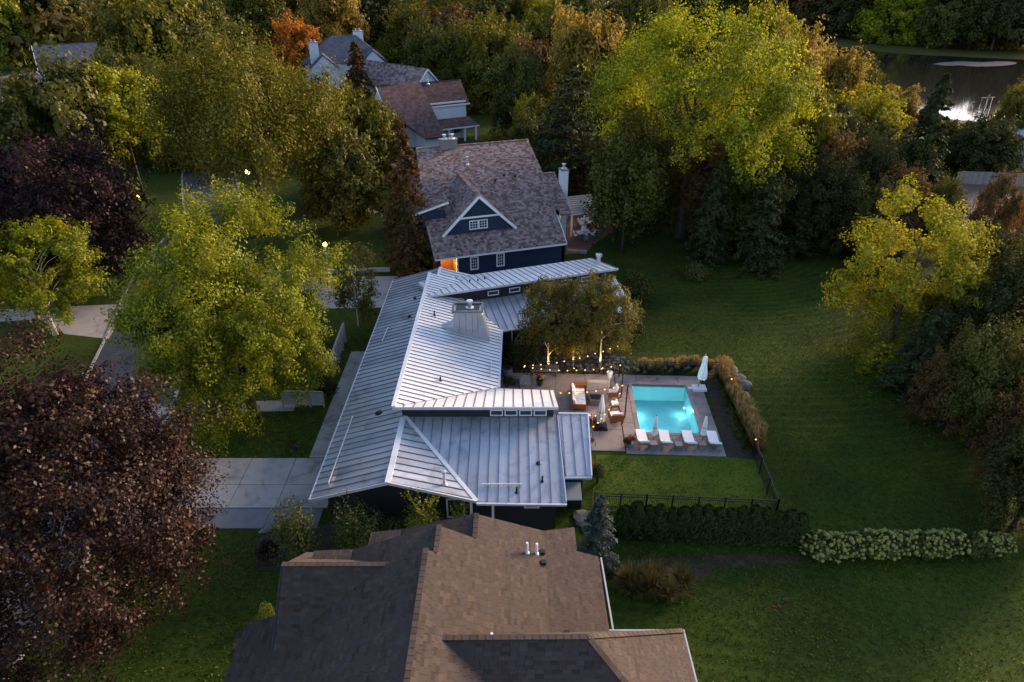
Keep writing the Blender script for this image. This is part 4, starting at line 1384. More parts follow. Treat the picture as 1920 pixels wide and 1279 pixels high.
def make_conifer(name, seed, h, Rb, leaf='spruce', nb=150, per=26, size=.42, droop=.30, shape=.85, base=.05, layered=False, open_=0.0):
    r = np.random.default_rng(seed)
    t = (np.arange(nb) + r.random(nb)) / nb
    if layered:
        t = np.round(t * 13) / 13 + r.normal(scale=.006, size=nb)
    hz = base + (1 - base) * np.clip(t, 0, .995) ** .92
    L = Rb * (1 - hz) ** shape * r.uniform(.72, 1.12, nb) + .12
    if layered:
        L = Rb * np.minimum(1, (1 - hz) * 1.9) ** .8 * r.uniform(.55, 1.15, nb) + .2
    az = r.uniform(0, 2 * np.pi, nb)
    dirv = np.stack([np.cos(az), np.sin(az), np.zeros(nb)], 1)
    s = r.uniform(.12, 1.0, (nb, per)) ** .75
    side = np.stack([-np.sin(az), np.cos(az), np.zeros(nb)], 1)
    w = (1 - s) * .34 * L[:, None] * r.uniform(-1, 1, (nb, per)) + r.normal(scale=.05, size=(nb, per)) * L[:, None]
    C = dirv[:, None] * (s * L[:, None])[..., None] + side[:, None] * w[..., None]
    z = hz[:, None] * h - droop * L[:, None] * s ** 1.6 + .10 * L[:, None] * s ** 4 - np.abs(w) * .35 + r.normal(scale=.03, size=(nb, per)) * h * .12
    C[..., 2] = z
    nn = np.zeros_like(C)
    nn[..., 2] = 1.0
    nn += dirv[:, None] * .45 + r.normal(scale=.45, size=C.shape)
    C, nn = C.reshape(-1, 3), nn.reshape(-1, 3)
    k = C[:, 2] > .05
    V = kites(r, C[k], nn[k], size, asp=.45, droop=.25)
    top = np.array([[0, 0, h]]) + r.normal(scale=.05, size=(10, 3)) * np.array([1, 1, 3])
    V = np.concatenate([V, kites(r, top, unit(r, 10), size * .6, asp=.3)])
    v, q = quads_from(V)
    crown = np_mesh('crown', v, q, G[leaf])
    m = MB()
    m.tube([(0, 0, 0), (0, 0, h * .5), (0, 0, h * .97)], [h * .018, h * .011, .02], 7)
    for j in range(0, nb, 4):
        a = Vector((0, 0, hz[j] * h))
        b = Vector(tuple(dirv[j] * L[j] * .8)) + Vector((0, 0, hz[j] * h - droop * L[j] * .7))
        m.tube([a, b], [.035, .012], 4, cap=False)
    me = bpy.data.meshes.new('trunk')
    me.from_pydata(m.v, [], m.f)
    me.materials.append(M['bark'])
    return crown, me

def plant(name, label, cat, meshes, loc, scale=(1, 1, 1), rz=0.0, leaf=None, group=None, bark=None):
    t = thing(name, label, cat, (loc[0], loc[1], 0), rz, group)
    t.scale = scale
    c = link('crown', meshes[0], t)
    if leaf:
        c.material_slots[0].link = 'OBJECT'
        c.material_slots[0].material = G[leaf]
    k = link('trunk', meshes[1], t)
    if bark:
        k.material_slots[0].link = 'OBJECT'
        k.material_slots[0].material = M[bark]
    return t

def survey(px, py_base, py_top, wpx):
    """ground point, height and crown width of a tree from where its foot, top and sides are seen"""
    p = at(px, py_base)
    h = height_at(p, py_top)
    zc = depth((p.x, p.y, h * .55))
    p.x = (px - CX) / F_PX * zc              # px is where the middle of the crown is seen
    return p, h, wpx * zc / F_PX

# --- the trees that stand out, each grown for its own place
def own(name, label, px, pb, ptop, wpx, leaf, seed, kind='broad', **kw):
    p, h, w = survey(px, pb, ptop, wpx)
    if kind == 'broad':
        me = make_broad(name, seed, h, w / 2, leaf=leaf, **kw)
    else:
        me = make_conifer(name, seed, h, w / 2, leaf=leaf, **kw)
    return plant(name, label, 'tree', me, p)

own('maple_tree', 'large bright yellow-green maple on the lawn left of the metal roof', 428, 780, 374, 372, 'maple', 1, lobes=56, subs=14, leaves=225, size=.175, base=-.02, lobe=.31, sub=.40, trunk_r=.34, low=-.85, shell=.66)
pt_ = make_broad('p', 2, 17.0, 6.4, leaf='purple', lobes=84, subs=14, leaves=165, size=.155, base=.06, lobe=.33, sub=.36, trunk_r=.4, low=-.8, shell=.70)
plant('purple_maple_tree', 'dark reddish purple maple filling the lower left corner', 'tree', pt_, (-21.0, 21.8))
own('dark_maple_tree', 'very dark purple tree at the left edge above the pale birch', 95, 545, 248, 330, 'darkpurple', 14, lobes=50, subs=11, leaves=80, size=.30, base=.03, lobe=.36, low=-.9)
own('big_yellow_maple_tree', 'tallest spreading yellow-green tree with forked trunk behind the back lawn', 1300, 445, 50, 420, 'bigmaple', 3, gap=.16, lobes=58, subs=14, leaves=150, size=.28, base=.26, lobe=.29, sub=.40, trunk_r=.62, low=-.55, shell=.68, nlimb=22, vstretch=1.25)
own('willow_tree', 'broad olive willow with drooping branches beside the street lamp', 468, 437, 78, 340, 'olive', 4, lobes=52, subs=12, leaves=120, size=.30, base=.30, lobe=.34, sub=.42, trunk_r=.62, low=-.6, hang=2.2, vstretch=1.3, nlimb=20)
own('yellow_tree', 'bright yellow tree with a split crown at right edge of the lawn', 1712, 665, 366, 225, 'yellow', 5, lobes=36, subs=11, leaves=150, size=.22, base=-.12, lobe=.36, sub=.42, trunk_r=.2, gap=.22, shell=.7, low=-.9)
own('birch_clump_tree', 'pale stemmed yellowing tree at the left edge across the street', 62, 628, 418, 220, 'maple', 6, lobes=40, subs=11, leaves=110, size=.21, base=.10, lobe=.34, sub=.40, trunk_r=.18, bark='birch_bark', shell=.72, low=-.7, nlimb=20)
own('weeping_tree', 'olive green drooping tree in front of the tallest maple', 1178, 472, 182, 130, 'green', 7, lobes=30, subs=9, leaves=60, size=.36, base=.06, lobe=.34, sub=.42, trunk_r=.16, low=-.9, hang=2.5, vstretch=1.5)
own('lamp_lit_tree', 'yellow-green tree with lamp lit trunk by the street', 232, 375, 106, 160, 'maple', 8, lobes=34, subs=10, leaves=75, size=.34, base=.25, lobe=.36, sub=.42, trunk_r=.3)
own('young_birch_tree', 'slender pale green young birch beside the basketball court', 662, 612, 448, 85, 'birch', 9, lobes=24, subs=8, leaves=40, size=.20, base=.02, lobe=.34, sub=.45, trunk_r=.08, bark='birch_bark', low=-.95, vstretch=1.6)
own('rusty_conifer_tree', 'tall rust tinged conifer standing against the navy house', 757, 512, 222, 128, 'rust', 10, kind='conifer', nb=260, per=44, size=.42, droop=.42, shape=.62)
own('white_pine_tree', 'big dark layered pine behind the pergola', 1072, 372, 118, 165, 'spruce', 11, kind='conifer', nb=230, per=46, size=.62, droop=.10, layered=True, base=.10)
own('blue_spruce_tree', 'small silvery blue spruce between the brown roof and the hedge', 1122, 1062, 930, 96, 'bluespruce', 12, kind='conifer', nb=170, per=34, size=.26, droop=.25, shape=.75)
own('dark_spruce_tree', 'tall dark spruce rising near the pond right of the yellow crowns', 1735, 425, 140, 130, 'spruce', 13, kind='conifer', nb=240, per=40, size=.62, droop=.35, shape=.62)
# three lit birches in the courtyard bed
for i, (px, pb, nm) in enumerate(((1027, 694, 'leftmost of the three lit courtyard birches'), (1073, 689, 'middle of the three lit courtyard birches'), (1124, 690, 'rightmost of the three lit courtyard birches'))):
    p = at(px, pb)
    me = make_broad('b', 40 + i, (8.3, 7.9, 8.6)[i], (2.3, 2.1, 2.5)[i], leaf='birch', lobes=30, subs=10, leaves=75, size=.15, Rz=(3.4, 3.2, 3.5)[i], trunk_r=.085, bark='birch_bark', lobe=.34, sub=.45, low=-.9, vstretch=1.35, shell=.7)
    plant('courtyard_birch_tree', 'small leafy birch with uplit trunk, ' + nm, 'tree', me, p, group='three courtyard birches')
    b = MB((p.x, p.y, 0))
    b.lathe((p.x + .1, p.y - .42, 0), [(.05, 0), (.07, .12), (.05, .16)], 8)
    t = thing('uplight', 'small ground uplight in front of the ' + ('left', 'middle', 'right')[i] + ' courtyard birch', 'lamp', p, group='courtyard uplights')
    b.build('housing', M['black'], t)
    b = MB((p.x, p.y, 0))
    b.ball((p.x + .1, p.y - .42, .17), .05, 8, 5)
    b.build('lens', M['lamp'], t)
    ld = bpy.data.lights.new('uplight_beam', 'SPOT')
    ld.energy = (190, 60, 200)[i]
    ld.color = (1, .58, .16)
    ld.spot_size = R(75)
    ld.spot_blend = .8
    ld.shadow_soft_size = .05
    lo = link('uplight_beam', ld, t)
    lo.location = (.1, -.5, .25)
    lo.rotation_euler = (R(170), 0, 0)

# --- shared grown meshes for the rest
PROTO = {
    'b1': make_broad('x', 101, 12, 5.4, leaf='green', lobes=36, subs=10, leaves=88, size=.44, base=.0, Rz=6.7, low=-.9),
    'b2': make_broad('x', 102, 12, 4.6, leaf='olive', lobes=32, subs=10, leaves=92, size=.42, base=.0, Rz=6.7, lobe=.46, low=-.9),
    'b3': make_broad('x', 103, 12, 5.8, leaf='green', lobes=42, subs=9, leaves=84, size=.44, base=.0, Rz=6.7, lobe=.36, vstretch=1.3, low=-.9),
    'b4': make_broad('x', 104, 12, 5.0, leaf='olive', lobes=28, subs=11, leaves=92, size=.42, base=.0, Rz=6.7, lobe=.48, hang=1.5, low=-.9),
    'n1': make_broad('x', 111, 12, 5.4, leaf='green', lobes=40, subs=11, leaves=110, size=.26, base=.0, Rz=6.7, low=-.9, lobe=.36),
    'n2': make_broad('x', 112, 12, 5.0, leaf='olive', lobes=34, subs=12, leaves=110, size=.26, base=.0, Rz=6.7, low=-.9, lobe=.38),
    'c1': make_conifer('x', 105, 12, 2.9, nb=190, per=40, size=.48),
    'c2': make_conifer('x', 106, 12, 3.6, nb=200, per=40, size=.5, droop=.4, shape=.6),
}
PW_ = {'n1': 10.8, 'n2': 10.0, 'b1': 10.8, 'b2': 9.2, 'b3': 11.6, 'b4': 10.0, 'c1': 5.8, 'c2': 7.2}
rr = random.Random(77)
def tree(name, label, proto, px, pb, ptop, wpx, leaf, group=None):
    if pb > 430 and proto[0] == 'b':             # nearer trees carry finer leaves
        proto = 'n1' if proto in ('b1', 'b3') else 'n2'
    p, h, w = survey(px, pb, ptop, wpx)
    k = w / PW_[proto]
    return plant(name, label, 'tree', PROTO[proto], p, (k, k * rr.uniform(.9, 1.1), h / 12), rr.uniform(0, 6.28), leaf, group)

TL = [
    # left side
    ('dark_oak_tree', 'dark green tree at upper left behind the purple one', 'b1', 112, 410, 112, 190, 'green'),
    ('brown_green_tree', 'dull brown-green tree low at the left edge', 'b2', 20, 400, 205, 120, 'brown'),
    ('olive_street_tree', 'olive tree left of the willow over the street', 'b4', 335, 312, 110, 130, 'olive'),
    ('green_garden_tree', 'round olive tree between willow and rusty conifer', 'b1', 682, 352, 172, 125, 'olive'),
    ('side_garden_tree', 'dark green tree low behind the willow near the navy house', 'b2', 640, 430, 250, 120, 'green'),
    ('orange_maple_tree', 'round burnt orange tree near top left', 'b1', 556, 150, 36, 92, 'orange'),
    ('small_orange_tree', 'small salmon orange tree left of the round orange one', 'b1', 466, 130, 62, 75, 'orange'),
    ('grey_spruce_tree', 'narrow spruce in front of the slate roofed house', 'c2', 670, 218, 78, 88, 'rust'),
    ('corner_tree', 'yellow-green tree in the top left corner', 'b2', 5, 130, -30, 90, 'maple'),
    ('tall_dark_tree', 'dark tree filling the upper left behind the grey roof', 'b1', 100, 118, -50, 130, 'green'),
    ('broad_olive_tree', 'broad olive tree top left above the grey roofed house', 'b3', 290, 205, -45, 200, 'olive'),
    ('deep_green_tree', 'deep green tree right of the broad olive one', 'b2', 395, 190, 0, 110, 'green'),
    ('shade_tree', 'dark tree behind the small orange ones', 'b1', 480, 120, -35, 130, 'green'),
    ('golden_brown_tree', 'tall golden brown tree behind the round orange one', 'b4', 625, 120, -45, 105, 'gold'),
    ('brown_back_tree', 'brownish tree between the golden one and the top edge', 'b2', 565, 100, -40, 100, 'brown'),
    ('lane_tree', 'dark tree over the lane at top centre left', 'b1', 710, 92, -30, 100, 'darkgreen'),
    ('copse_tree', 'green tree right of the slate house', 'b3', 815, 190, 32, 110, 'green'),
    ('copse_oak_tree', 'dense olive tree above the white house', 'b1', 915, 205, 40, 130, 'olive'),
    ('copse_dark_tree', 'dark bushy tree right of the white house ridge', 'b2', 965, 255, 95, 100, 'green'),
    ('porch_spruce_tree', 'dark spruce beside the white house porch', 'c1', 935, 282, 178, 60, 'spruce'),
    ('yellow_sapling_tree', 'small bright yellow tree left of the layered pine', 'b2', 988, 290, 185, 42, 'yellow'),
    ('yellow_crown_tree', 'bright yellow crown at the top centre', 'b1', 1012, 120, -15, 95, 'yellow'),
    ('top_green_tree', 'olive tree at the top edge left of the bright yellow crown', 'b3', 890, 110, -30, 130, 'olive'),
    ('golden_willow_tree', 'pale golden feathery tree behind the layered pine', 'b4', 1098, 250, 12, 135, 'gold'),
    ('pine_neighbour_tree', 'dark tree between the pine and the tallest maple', 'b2', 1140, 330, 150, 90, 'darkgreen'),
    ('inlet_tree', 'dull green tree left of the pond inlet', 'b1', 1195, 150, -20, 100, 'green'),
    # right of the big maple
    ('maple_shoulder_tree', 'yellow-orange tree at the right shoulder of the tallest maple', 'b2', 1478, 300, 62, 120, 'gold'),
    ('upper_yellow_tree', 'yellow tree rising behind the tallest maple top', 'b1', 1440, 180, 8, 110, 'yellow'),
    ('small_gold_tree', 'small golden green tree above the pond edge', 'b2', 1360, 150, 28, 85, 'maple'),
    ('pond_edge_tree', 'tawny tree at the pond edge right of the golden shoulder', 'b4', 1565, 265, 82, 110, 'gold'),
    ('olive_bank_tree', 'olive tree below the golden shoulder', 'b1', 1500, 420, 195, 150, 'olive'),
    ('yellow_bank_tree', 'wide bright yellow crown left of the dark spruce', 'b2', 1625, 330, 175, 125, 'yellow'),
    ('dark_round_tree', 'round dark tree below the wide yellow crown', 'b1', 1635, 440, 245, 120, 'darkgreen'),
    ('bank_shrub_tree', 'green tree right of the dark spruce by the utility pole', 'b3', 1790, 310, 222, 80, 'green'),
    ('right_edge_tree', 'yellow-green tree at the right edge above the white shed', 'b1', 1905, 290, 165, 80, 'olive'),
    ('shed_bush_tree', 'dark tree between the utility pole and white shed', 'b2', 1850, 330, 225, 100, 'darkgreen'),
    ('hedge_spruce_tree', 'dark spruce below the tallest maple, left of three', 'c2', 1340, 492, 300, 110, 'spruce'),
    ('hedge_spruce_tree', 'dark spruce below the tallest maple, middle of three', 'c2', 1432, 505, 330, 120, 'spruce'),
    ('hedge_spruce_tree', 'dark spruce below the tallest maple, right of three', 'c1', 1500, 480, 360, 85, 'spruce'),
    ('thicket_tree', 'dark leafy tree in the thicket behind the lawn corner', 'b2', 1560, 470, 300, 130, 'darkgreen'),
    ('thicket_tree', 'dark leafy tree between thicket and split yellow tree', 'b3', 1640, 500, 345, 120, 'darkgreen'),
    ('thicket_tree', 'brownish dark tree left of the thicket below the olive one', 'b1', 1405, 470, 265, 130, 'green'),
    ('right_slope_tree', 'dark brown-green tree right of the bare ground', 'b4', 1865, 520, 320, 90, 'brown'),
    ('orange_edge_tree', 'small orange tree at the right edge', 'b2', 1918, 470, 372, 55, 'orange'),
    ('right_dark_tree', 'big dark tree on the right edge below the orange one', 'b3', 1895, 720, 450, 190, 'darkgreen'),
    ('right_blue_spruce_tree', 'dusky dark spruce below the split yellow tree', 'c2', 1735, 745, 575, 130, 'spruce'),
    ('right_lower_tree', 'dark bushy tree at right edge beside the lawn', 'b1', 1865, 835, 610, 190, 'green'),
    ('right_corner_tree', 'dark low tree at right edge above the hydrangeas', 'b2', 1950, 985, 800, 170, 'darkgreen'),
    # across the pond
    ('far_bank_tree', 'yellow-green tree on the far bank beside the lakeside house', 'b1', 1695, 82, -40, 120, 'maple'),
    ('far_bank_tree', 'dark tree on the far bank left of the lakeside house', 'b2', 1545, 60, -45, 120, 'green'),
    ('far_bank_tree', 'dark tree on the far bank in the top right corner', 'b3', 1880, 95, -40, 130, 'darkgreen'),
    ('far_bank_tree', 'dark tree on the far bank right of the yellow-green one', 'b1', 1790, 90, -35, 110, 'green'),
    ('far_bank_tree', 'dull tree at the top edge behind the tallest maple', 'b4', 1310, 40, -50, 110, 'darkgreen'),
]
for nm, lb, pr, px, pb, ptp, wpx, lf in TL:
    tree(nm, lb, pr, px, pb, ptp, wpx, lf)

# --- trees that close ranks: alike within each stand
def stand(name, label, group, spots, leaves):
    for i, (px, pb, ptp, wpx) in enumerate(sorted(spots)):
        lf = leaves[i % len(leaves)]
        tree(name, label + ', ' + ('leftmost' if i == 0 else 'rightmost' if i == len(spots) - 1 else ORD[i] + ' from the left'), ('b1', 'b3', 'b2', 'b4')[i % 4], px, pb, ptp, wpx, lf, group)
stand('thicket_tree', 'crowded dark tree in the thicket behind the back lawn', 'thicket behind the back lawn',
      [(1215, 425, 250, 120), (1330, 440, 250, 130), (1395, 400, 210, 120), (1470, 450, 290, 120), (1540, 430, 250, 120), (1590, 460, 320, 120), (1680, 470, 310, 110), (1700, 420, 260, 110), (1760, 470, 330, 90), (1245, 330, 180, 110), (1420, 340, 170, 120), (1560, 360, 190, 120), (1660, 380, 230, 100)], ['green', 'darkgreen', 'brown', 'darkgreen'])
stand('wood_tree', 'dull olive tree crowding the upper left wood', 'upper left wood',
      [(30, 300, 185, 110), (180, 310, 150, 110), (60, 470, 300, 150), (175, 450, 290, 110), (230, 260, 90, 120), (320, 280, 100, 130), (415, 300, 120, 120), (330, 210, 40, 130), (430, 230, 50, 130), (520, 250, 125, 110), (590, 300, 150, 110), (620, 380, 230, 110), (735, 330, 215, 60)], ['green', 'olive', 'darkgreen', 'olive'])
stand('grove_tree', 'olive tree massed across the top centre', 'top centre grove',
      [(770, 130, 10, 100), (830, 150, 15, 110), (870, 200, 60, 100), (940, 190, 30, 110), (1000, 210, 70, 90), (1040, 170, 20, 100), (800, 100, -25, 100), (950, 120, -20, 110), (1080, 120, -25, 100), (1150, 190, 40, 90), (1165, 250, 90, 90), (1000, 330, 215, 90), (940, 330, 240, 70), (1030, 300, 170, 90), (1120, 380, 260, 80)], ['olive', 'green', 'brown', 'green', 'olive'])
stand('pond_tree', 'tawny tree lining the near shore of the pond', 'near pond shore trees',
      [(1300, 190, 60, 110), (1390, 210, 80, 110), (1530, 200, 95, 90), (1610, 235, 120, 80), (1250, 130, 10, 80), (1680, 265, 165, 80), (1860, 300, 225, 70), (1650, 235, 158, 70), (1930, 285, 195, 70)], ['olive', 'green', 'gold', 'brown'])
stand('bank_tree', 'tall dull tree along the far bank of the pond', 'far bank trees',
      [(1480, 62, -40, 110), (1590, 70, -40, 100), (1650, 72, -40, 110), (1740, 80, -35, 110), (1830, 86, -35, 120), (1920, 92, -35, 130), (1400, 55, -40, 110)], ['green', 'brown', 'darkgreen', 'olive'])
stand('slope_tree', 'dark tree massed along the right edge', 'right edge trees',
      [(1850, 620, 430, 130), (1930, 640, 440, 150), (1785, 720, 560, 120), (1790, 800, 640, 130), (1930, 900, 700, 150), (1790, 600, 470, 90)], ['darkgreen', 'green', 'brown'])

# --- far woods: one mass closing the view
def far_woods():
    r = np.random.default_rng(500)
    src = {}
    for k in ('b1', 'b2', 'b4'):
        me = PROTO[k][0]
        v = np.empty(len(me.vertices) * 3, dtype=np.float32)
        me.vertices.foreach_get('co', v)
        v = v.reshape(-1, 4, 3)
        src[k] = v
    Vs = []
    for y in (215, 250, 290, 335, 385, 440, 500, 570, 650):
        x = -y * .85
        while x < y * .85:
            x += r.uniform(8, 13) * (1 + y / 900)
            yy = y + r.uniform(-16, 16)
            if -60 < x < 5 and yy < 235:
                continue
            if x > 20 and yy < 290 + .1 * x:      # the pond and its banks
                continue
            if -75 < x < -28 and yy < 225:
                continue
            v = src[('b1', 'b2', 'b4')[r.integers(3)]]
            keep = r.choice(len(v), 470, replace=False)
            q = v[keep]
            c = q.mean(axis=1, keepdims=True)
            q = c + (q - c) * 4.2
            a = r.uniform(0, 6.28)
            Rm = np.array([[np.cos(a), -np.sin(a), 0], [np.sin(a), np.cos(a), 0], [0, 0, 1]])
            s = r.uniform(1.05, 1.65)
            q = (q @ Rm.T) * np.array([s * 1.15, s * 1.15, s * r.uniform(.9, 1.2)]) + np.array([x, yy, 0])
            Vs.append(q)
    V, Q = quads_from(np.concatenate(Vs))
    o = link('far_woods', np_mesh('far_woods', V, Q, G['woods']))
    tag(o, 'distant woods of olive and brown trees along the top of the view', 'woods', kind='stuff')
G['woods'] = leaf_mat('leaf_woods', [(0.0234, 0.0286, 0.0078), (0.0585, 0.0546, 0.013), (0.1105, 0.0806, 0.0182), (0.169, 0.1105, 0.0208)], .3, .045, .35)
far_woods()

# ------------------------------------------------------------------ hedges, shrubs, grasses
def leaf_blob(r, n, rx, ry, rz, cz_, size, bottom=0.02, nsub=26, asp=.62):
    """dense shrub foliage made of many small clumps"""
    d = unit(r, nsub)
    d[:, 2] = np.abs(d[:, 2]) * 1.0 - .25 * r.random(nsub)
    c = d * np.array([rx, ry, rz]) * r.uniform(.35, .8, (nsub, 1))
    sr = r.uniform(.28, .5, nsub) * (rx + ry + rz) / 3
    k = n // nsub
    dd = unit(r, nsub * k).reshape(nsub, k, 3)
    C = c[:, None] + dd * (sr[:, None, None]) * r.uniform(.5, 1, (nsub, k, 1)) ** .5
    C[..., 2] += cz_
    nn = dd + d[:, None] * .4 + r.normal(scale=.5, size=dd.shape)
    nn[..., 2] += .3
    C, nn = C.reshape(-1, 3), nn.reshape(-1, 3)
    m = C[:, 2] > bottom
    return kites(r, C[m], nn[m], size, asp=asp)

def column_leaves(r, n, rad, h, size):
    t = r.random(n)
    z = t * h
    prof = np.minimum(1, (1 - t) * 2.6 + .12) ** .6 * (.75 + .25 * np.minimum(1, t * 8))
    a = r.uniform(0, 2 * np.pi, n)
    lump = 1 + .18 * np.sin(a * 3 + z * 4) + .10 * np.sin(a * 7 - z * 9)
    rr_ = rad * prof * lump * r.uniform(.7, 1.05, n) ** .5
    C = np.stack([np.cos(a) * rr_, np.sin(a) * rr_, z], 1)
    nn = np.stack([np.cos(a), np.sin(a), np.full(n, .45)], 1) + r.normal(scale=.4, size=(n, 3))
    return kites(r, C, nn, size, asp=.4, droop=-.8)

def shrub_mesh(V, leaf, name='foliage'):
    v, q = quads_from(V)
    return np_mesh(name, v, q, G[leaf])

def stems(h, r, n=5, mat='bark', spread=.4):
    m = MB()
    for k in range(n):
        a = 6.28 * k / n + r.random()
        m.tube([(.05 * math.cos(a), .05 * math.sin(a), 0), (spread * .5 * math.cos(a), spread * .5 * math.sin(a), h * .5), (spread * math.cos(a), spread * math.sin(a), h * .85)], [.035, .025, .01], 5)
    me = bpy.data.meshes.new('stem')
    me.from_pydata(m.v, [], m.f)
    me.materials.append(M[mat])
    return me

def shrub(name, label, cat, mesh, loc, s=(1, 1, 1), rz=0.0, group=None, stem=None, extra=None):
    t = thing(name, label, cat, (loc[0], loc[1], 0), rz, group)
    t.scale = s
    link('foliage', mesh, t)
    if stem:
        link('stems', stem, t)
    if extra:
        for n_, me in extra:
            o = link(n_, me, t)
            if n_ in ('flower_heads', 'plumes'):
                o['kind'] = 'stuff'
    return t

R0 = np.random.default_rng(900)
ST = stems(1.6, random.Random(4), 5)
# arborvitae hedge
arb = [shrub_mesh(column_leaves(np.random.default_rng(910 + i), 3600, .52, 2.5, .16), 'arbor') for i in range(3)]
nA = 16
for i in range(nA):
    t = i / (nA - 1)
    p = at(1168 + t * (1492 - 1168), 1003 + t * 14)
    s = rr.uniform(.9, 1.1)
    pos = 'leftmost' if i == 0 else ('rightmost' if i == nA - 1 else ORD[i] + ' from the left')
    shrub('arborvitae', 'dark green columnar arborvitae in the hedge below the pool fence, ' + pos, 'shrub', arb[i % 3], p, (s * 1.05, s * 1.05, rr.uniform(.86, 1.08)), rr.uniform(0, 6), 'arborvitae hedge', ST)
# hydrangeas
def hydrangea(seed):
    r = np.random.default_rng(seed)
    V = leaf_blob(r, 2600, .85, .75, .75, .45, .17)
    fl = []
    m = MB()
    q = random.Random(seed)
    for k in range(64):
        a = q.uniform(0, 6.28)
        e = q.uniform(-.05, 1.3)
        c = (1.02 * math.cos(a) * math.cos(e) * .92, .9 * math.sin(a) * math.cos(e) * .92, .42 + .92 * math.sin(e))
        if c[2] > .15:
            m.ball(c, q.uniform(.055, .115), 6, 4, jit=.15, rng=q)
    me = bpy.data.meshes.new('flower_heads')
    me.from_pydata(m.v, [], m.f)
    me.materials.append(M['petal_white'])
    return shrub_mesh(V, 'shrub'), me
hyd = [hydrangea(930 + i) for i in range(3)]
nH = 12
for i in range(nH):
    t = i / (nH - 1)
    p = at(1528 + t * (1872 - 1528), 1040 - 7 * t)
    s = rr.uniform(.92, 1.12) * (1.0 if i < 9 else .9)
    fm, fl = hyd[i % 3]
    shrub('hydrangea_bush', 'cream flowering hydrangea bush in the row at right, ' + ('next to the hedge' if i == 0 else ORD[i] + ' from the hedge'), 'shrub', fm, p, (s * .95, s, s * 1.05), rr.uniform(0, 6), 'hydrangea row', ST,
          [('flower_heads', fl)] if i not in (9,) else None)

def blades(r, n, h, spread, size=.03, lean=.6):
    a = r.uniform(0, 2 * np.pi, n)
    e = r.uniform(.05, 1, n) ** .7
    base = np.stack([np.cos(a) * .18 * spread * r.random(n), np.sin(a) * .18 * spread * r.random(n), np.zeros(n)], 1)
    L = h * r.uniform(.6, 1.1, n)
    tip = base + np.stack([np.cos(a) * spread * e, np.sin(a) * spread * e, L * (1 - .35 * e * lean)], 1)
    mid = base * .5 + tip * .5 + np.stack([np.zeros(n), np.zeros(n), L * .16], 1)
    sd_ = np.stack([-np.sin(a), np.cos(a), np.zeros(n)], 1) * size
    V = np.empty((n * 2, 4, 3))
    V[0::2, 0] = base - sd_
    V[0::2, 1] = base + sd_
    V[0::2, 2] = mid + sd_
    V[0::2, 3] = mid - sd_
    V[1::2, 0] = mid - sd_
    V[1::2, 1] = mid + sd_
    V[1::2, 2] = tip + sd_ * .35
    V[1::2, 3] = tip - sd_ * .35
    return V
def grass_clump(seed, h, spread, n=420):
    r = np.random.default_rng(seed)
    low = shrub_mesh(blades(r, n, h * .62, spread, .022), 'grass_green', 'blades')
    top = shrub_mesh(blades(r, int(n * 1.3), h * 1.08, spread * .9, .032, .35), 'grass_gold', 'plumes')
    return low, top
gc = [grass_clump(950 + i, 1.45, .62) for i in range(3)]
for i in range(16):
    t = i / 15
    p = at(1352, 703).lerp(at(1419, 850), t)
    lo_, tp = gc[i % 3]
    s = rr.uniform(.85, 1.15)
    shrub('feather_grass', 'golden feather grass clump inside the side fence, ' + ('next to the far corner' if i == 0 else ORD[i] + ' from the far corner'), 'grass', lo_, p + Vector((rr.uniform(-.2, .2), rr.uniform(-.2, .2), 0)), (s * 1.1, s * 1.1, s), rr.uniform(0, 6), 'golden grass row', None, [('plumes', tp)])
for i in range(9):
    t = i / 8
    p = at(1205, 697).lerp(at(1330, 696), t)
    lo_, tp = gc[i % 3]
    s = rr.uniform(.8, 1.05)
    shrub('feather_grass', 'golden feather grass clump outside the far pool fence, ' + ('leftmost' if i == 0 else ORD[i] + ' from the left'), 'grass', lo_, p + Vector((rr.uniform(-.2, .2), rr.uniform(-.2, .5), 0)), (s * .8, s * .8, s * .72), rr.uniform(0, 6), 'golden grass behind the pool', None, [('plumes', tp)])
r = np.random.default_rng(970)
gb, gt = [], []
for k in range(16):
    a, d = r.uniform(0, 6.28), 1.35 * r.random() ** .6
    c = np.array([math.cos(a) * d * 1.25, math.sin(a) * d * .75, 0])
    hh_ = r.uniform(.9, 1.5)
    gb.append(blades(r, 260, hh_, r.uniform(.6, 1.0), .016, 1.1) + c)
    gt.append(blades(r, 120, hh_ * 1.15, r.uniform(.7, 1.1), .014, 1.0) + c)
big = shrub_mesh(np.concatenate(gb), 'grass_green', 'blades')
bigt = shrub_mesh(np.concatenate(gt), 'grass_tawny', 'plumes')
shrub('fountain_grass', 'wide soft mound of tawny grass below the blue spruce', 'grass', big, at(1226, 1100), (1.0, 1.0, 1.0), 0, None, None, [('plumes', bigt)])
# low groundcover plants in the planting bed beside the pool
def ground_cover():
    r = np.random.default_rng(975)
    Vs = []
    a, b, c, d = at(1340, 708), at(1352, 705), at(1412, 850), at(1392, 850)
    for k in range(70):
        t, s = r.random(), r.random()
        p = (a.lerp(d, t)).lerp(b.lerp(c, t), s)
        V = leaf_blob(r, 130, .32, .32, .25, .08, .10, nsub=8)
        V = V + np.array([p.x, p.y, 0])
        Vs.append(V)
    o = link('ground_cover', shrub_mesh(np.concatenate(Vs), 'shrub'))
    tag(o, 'low green plants in the mulch bed beside the pool', 'plants', kind='stuff')
ground_cover()
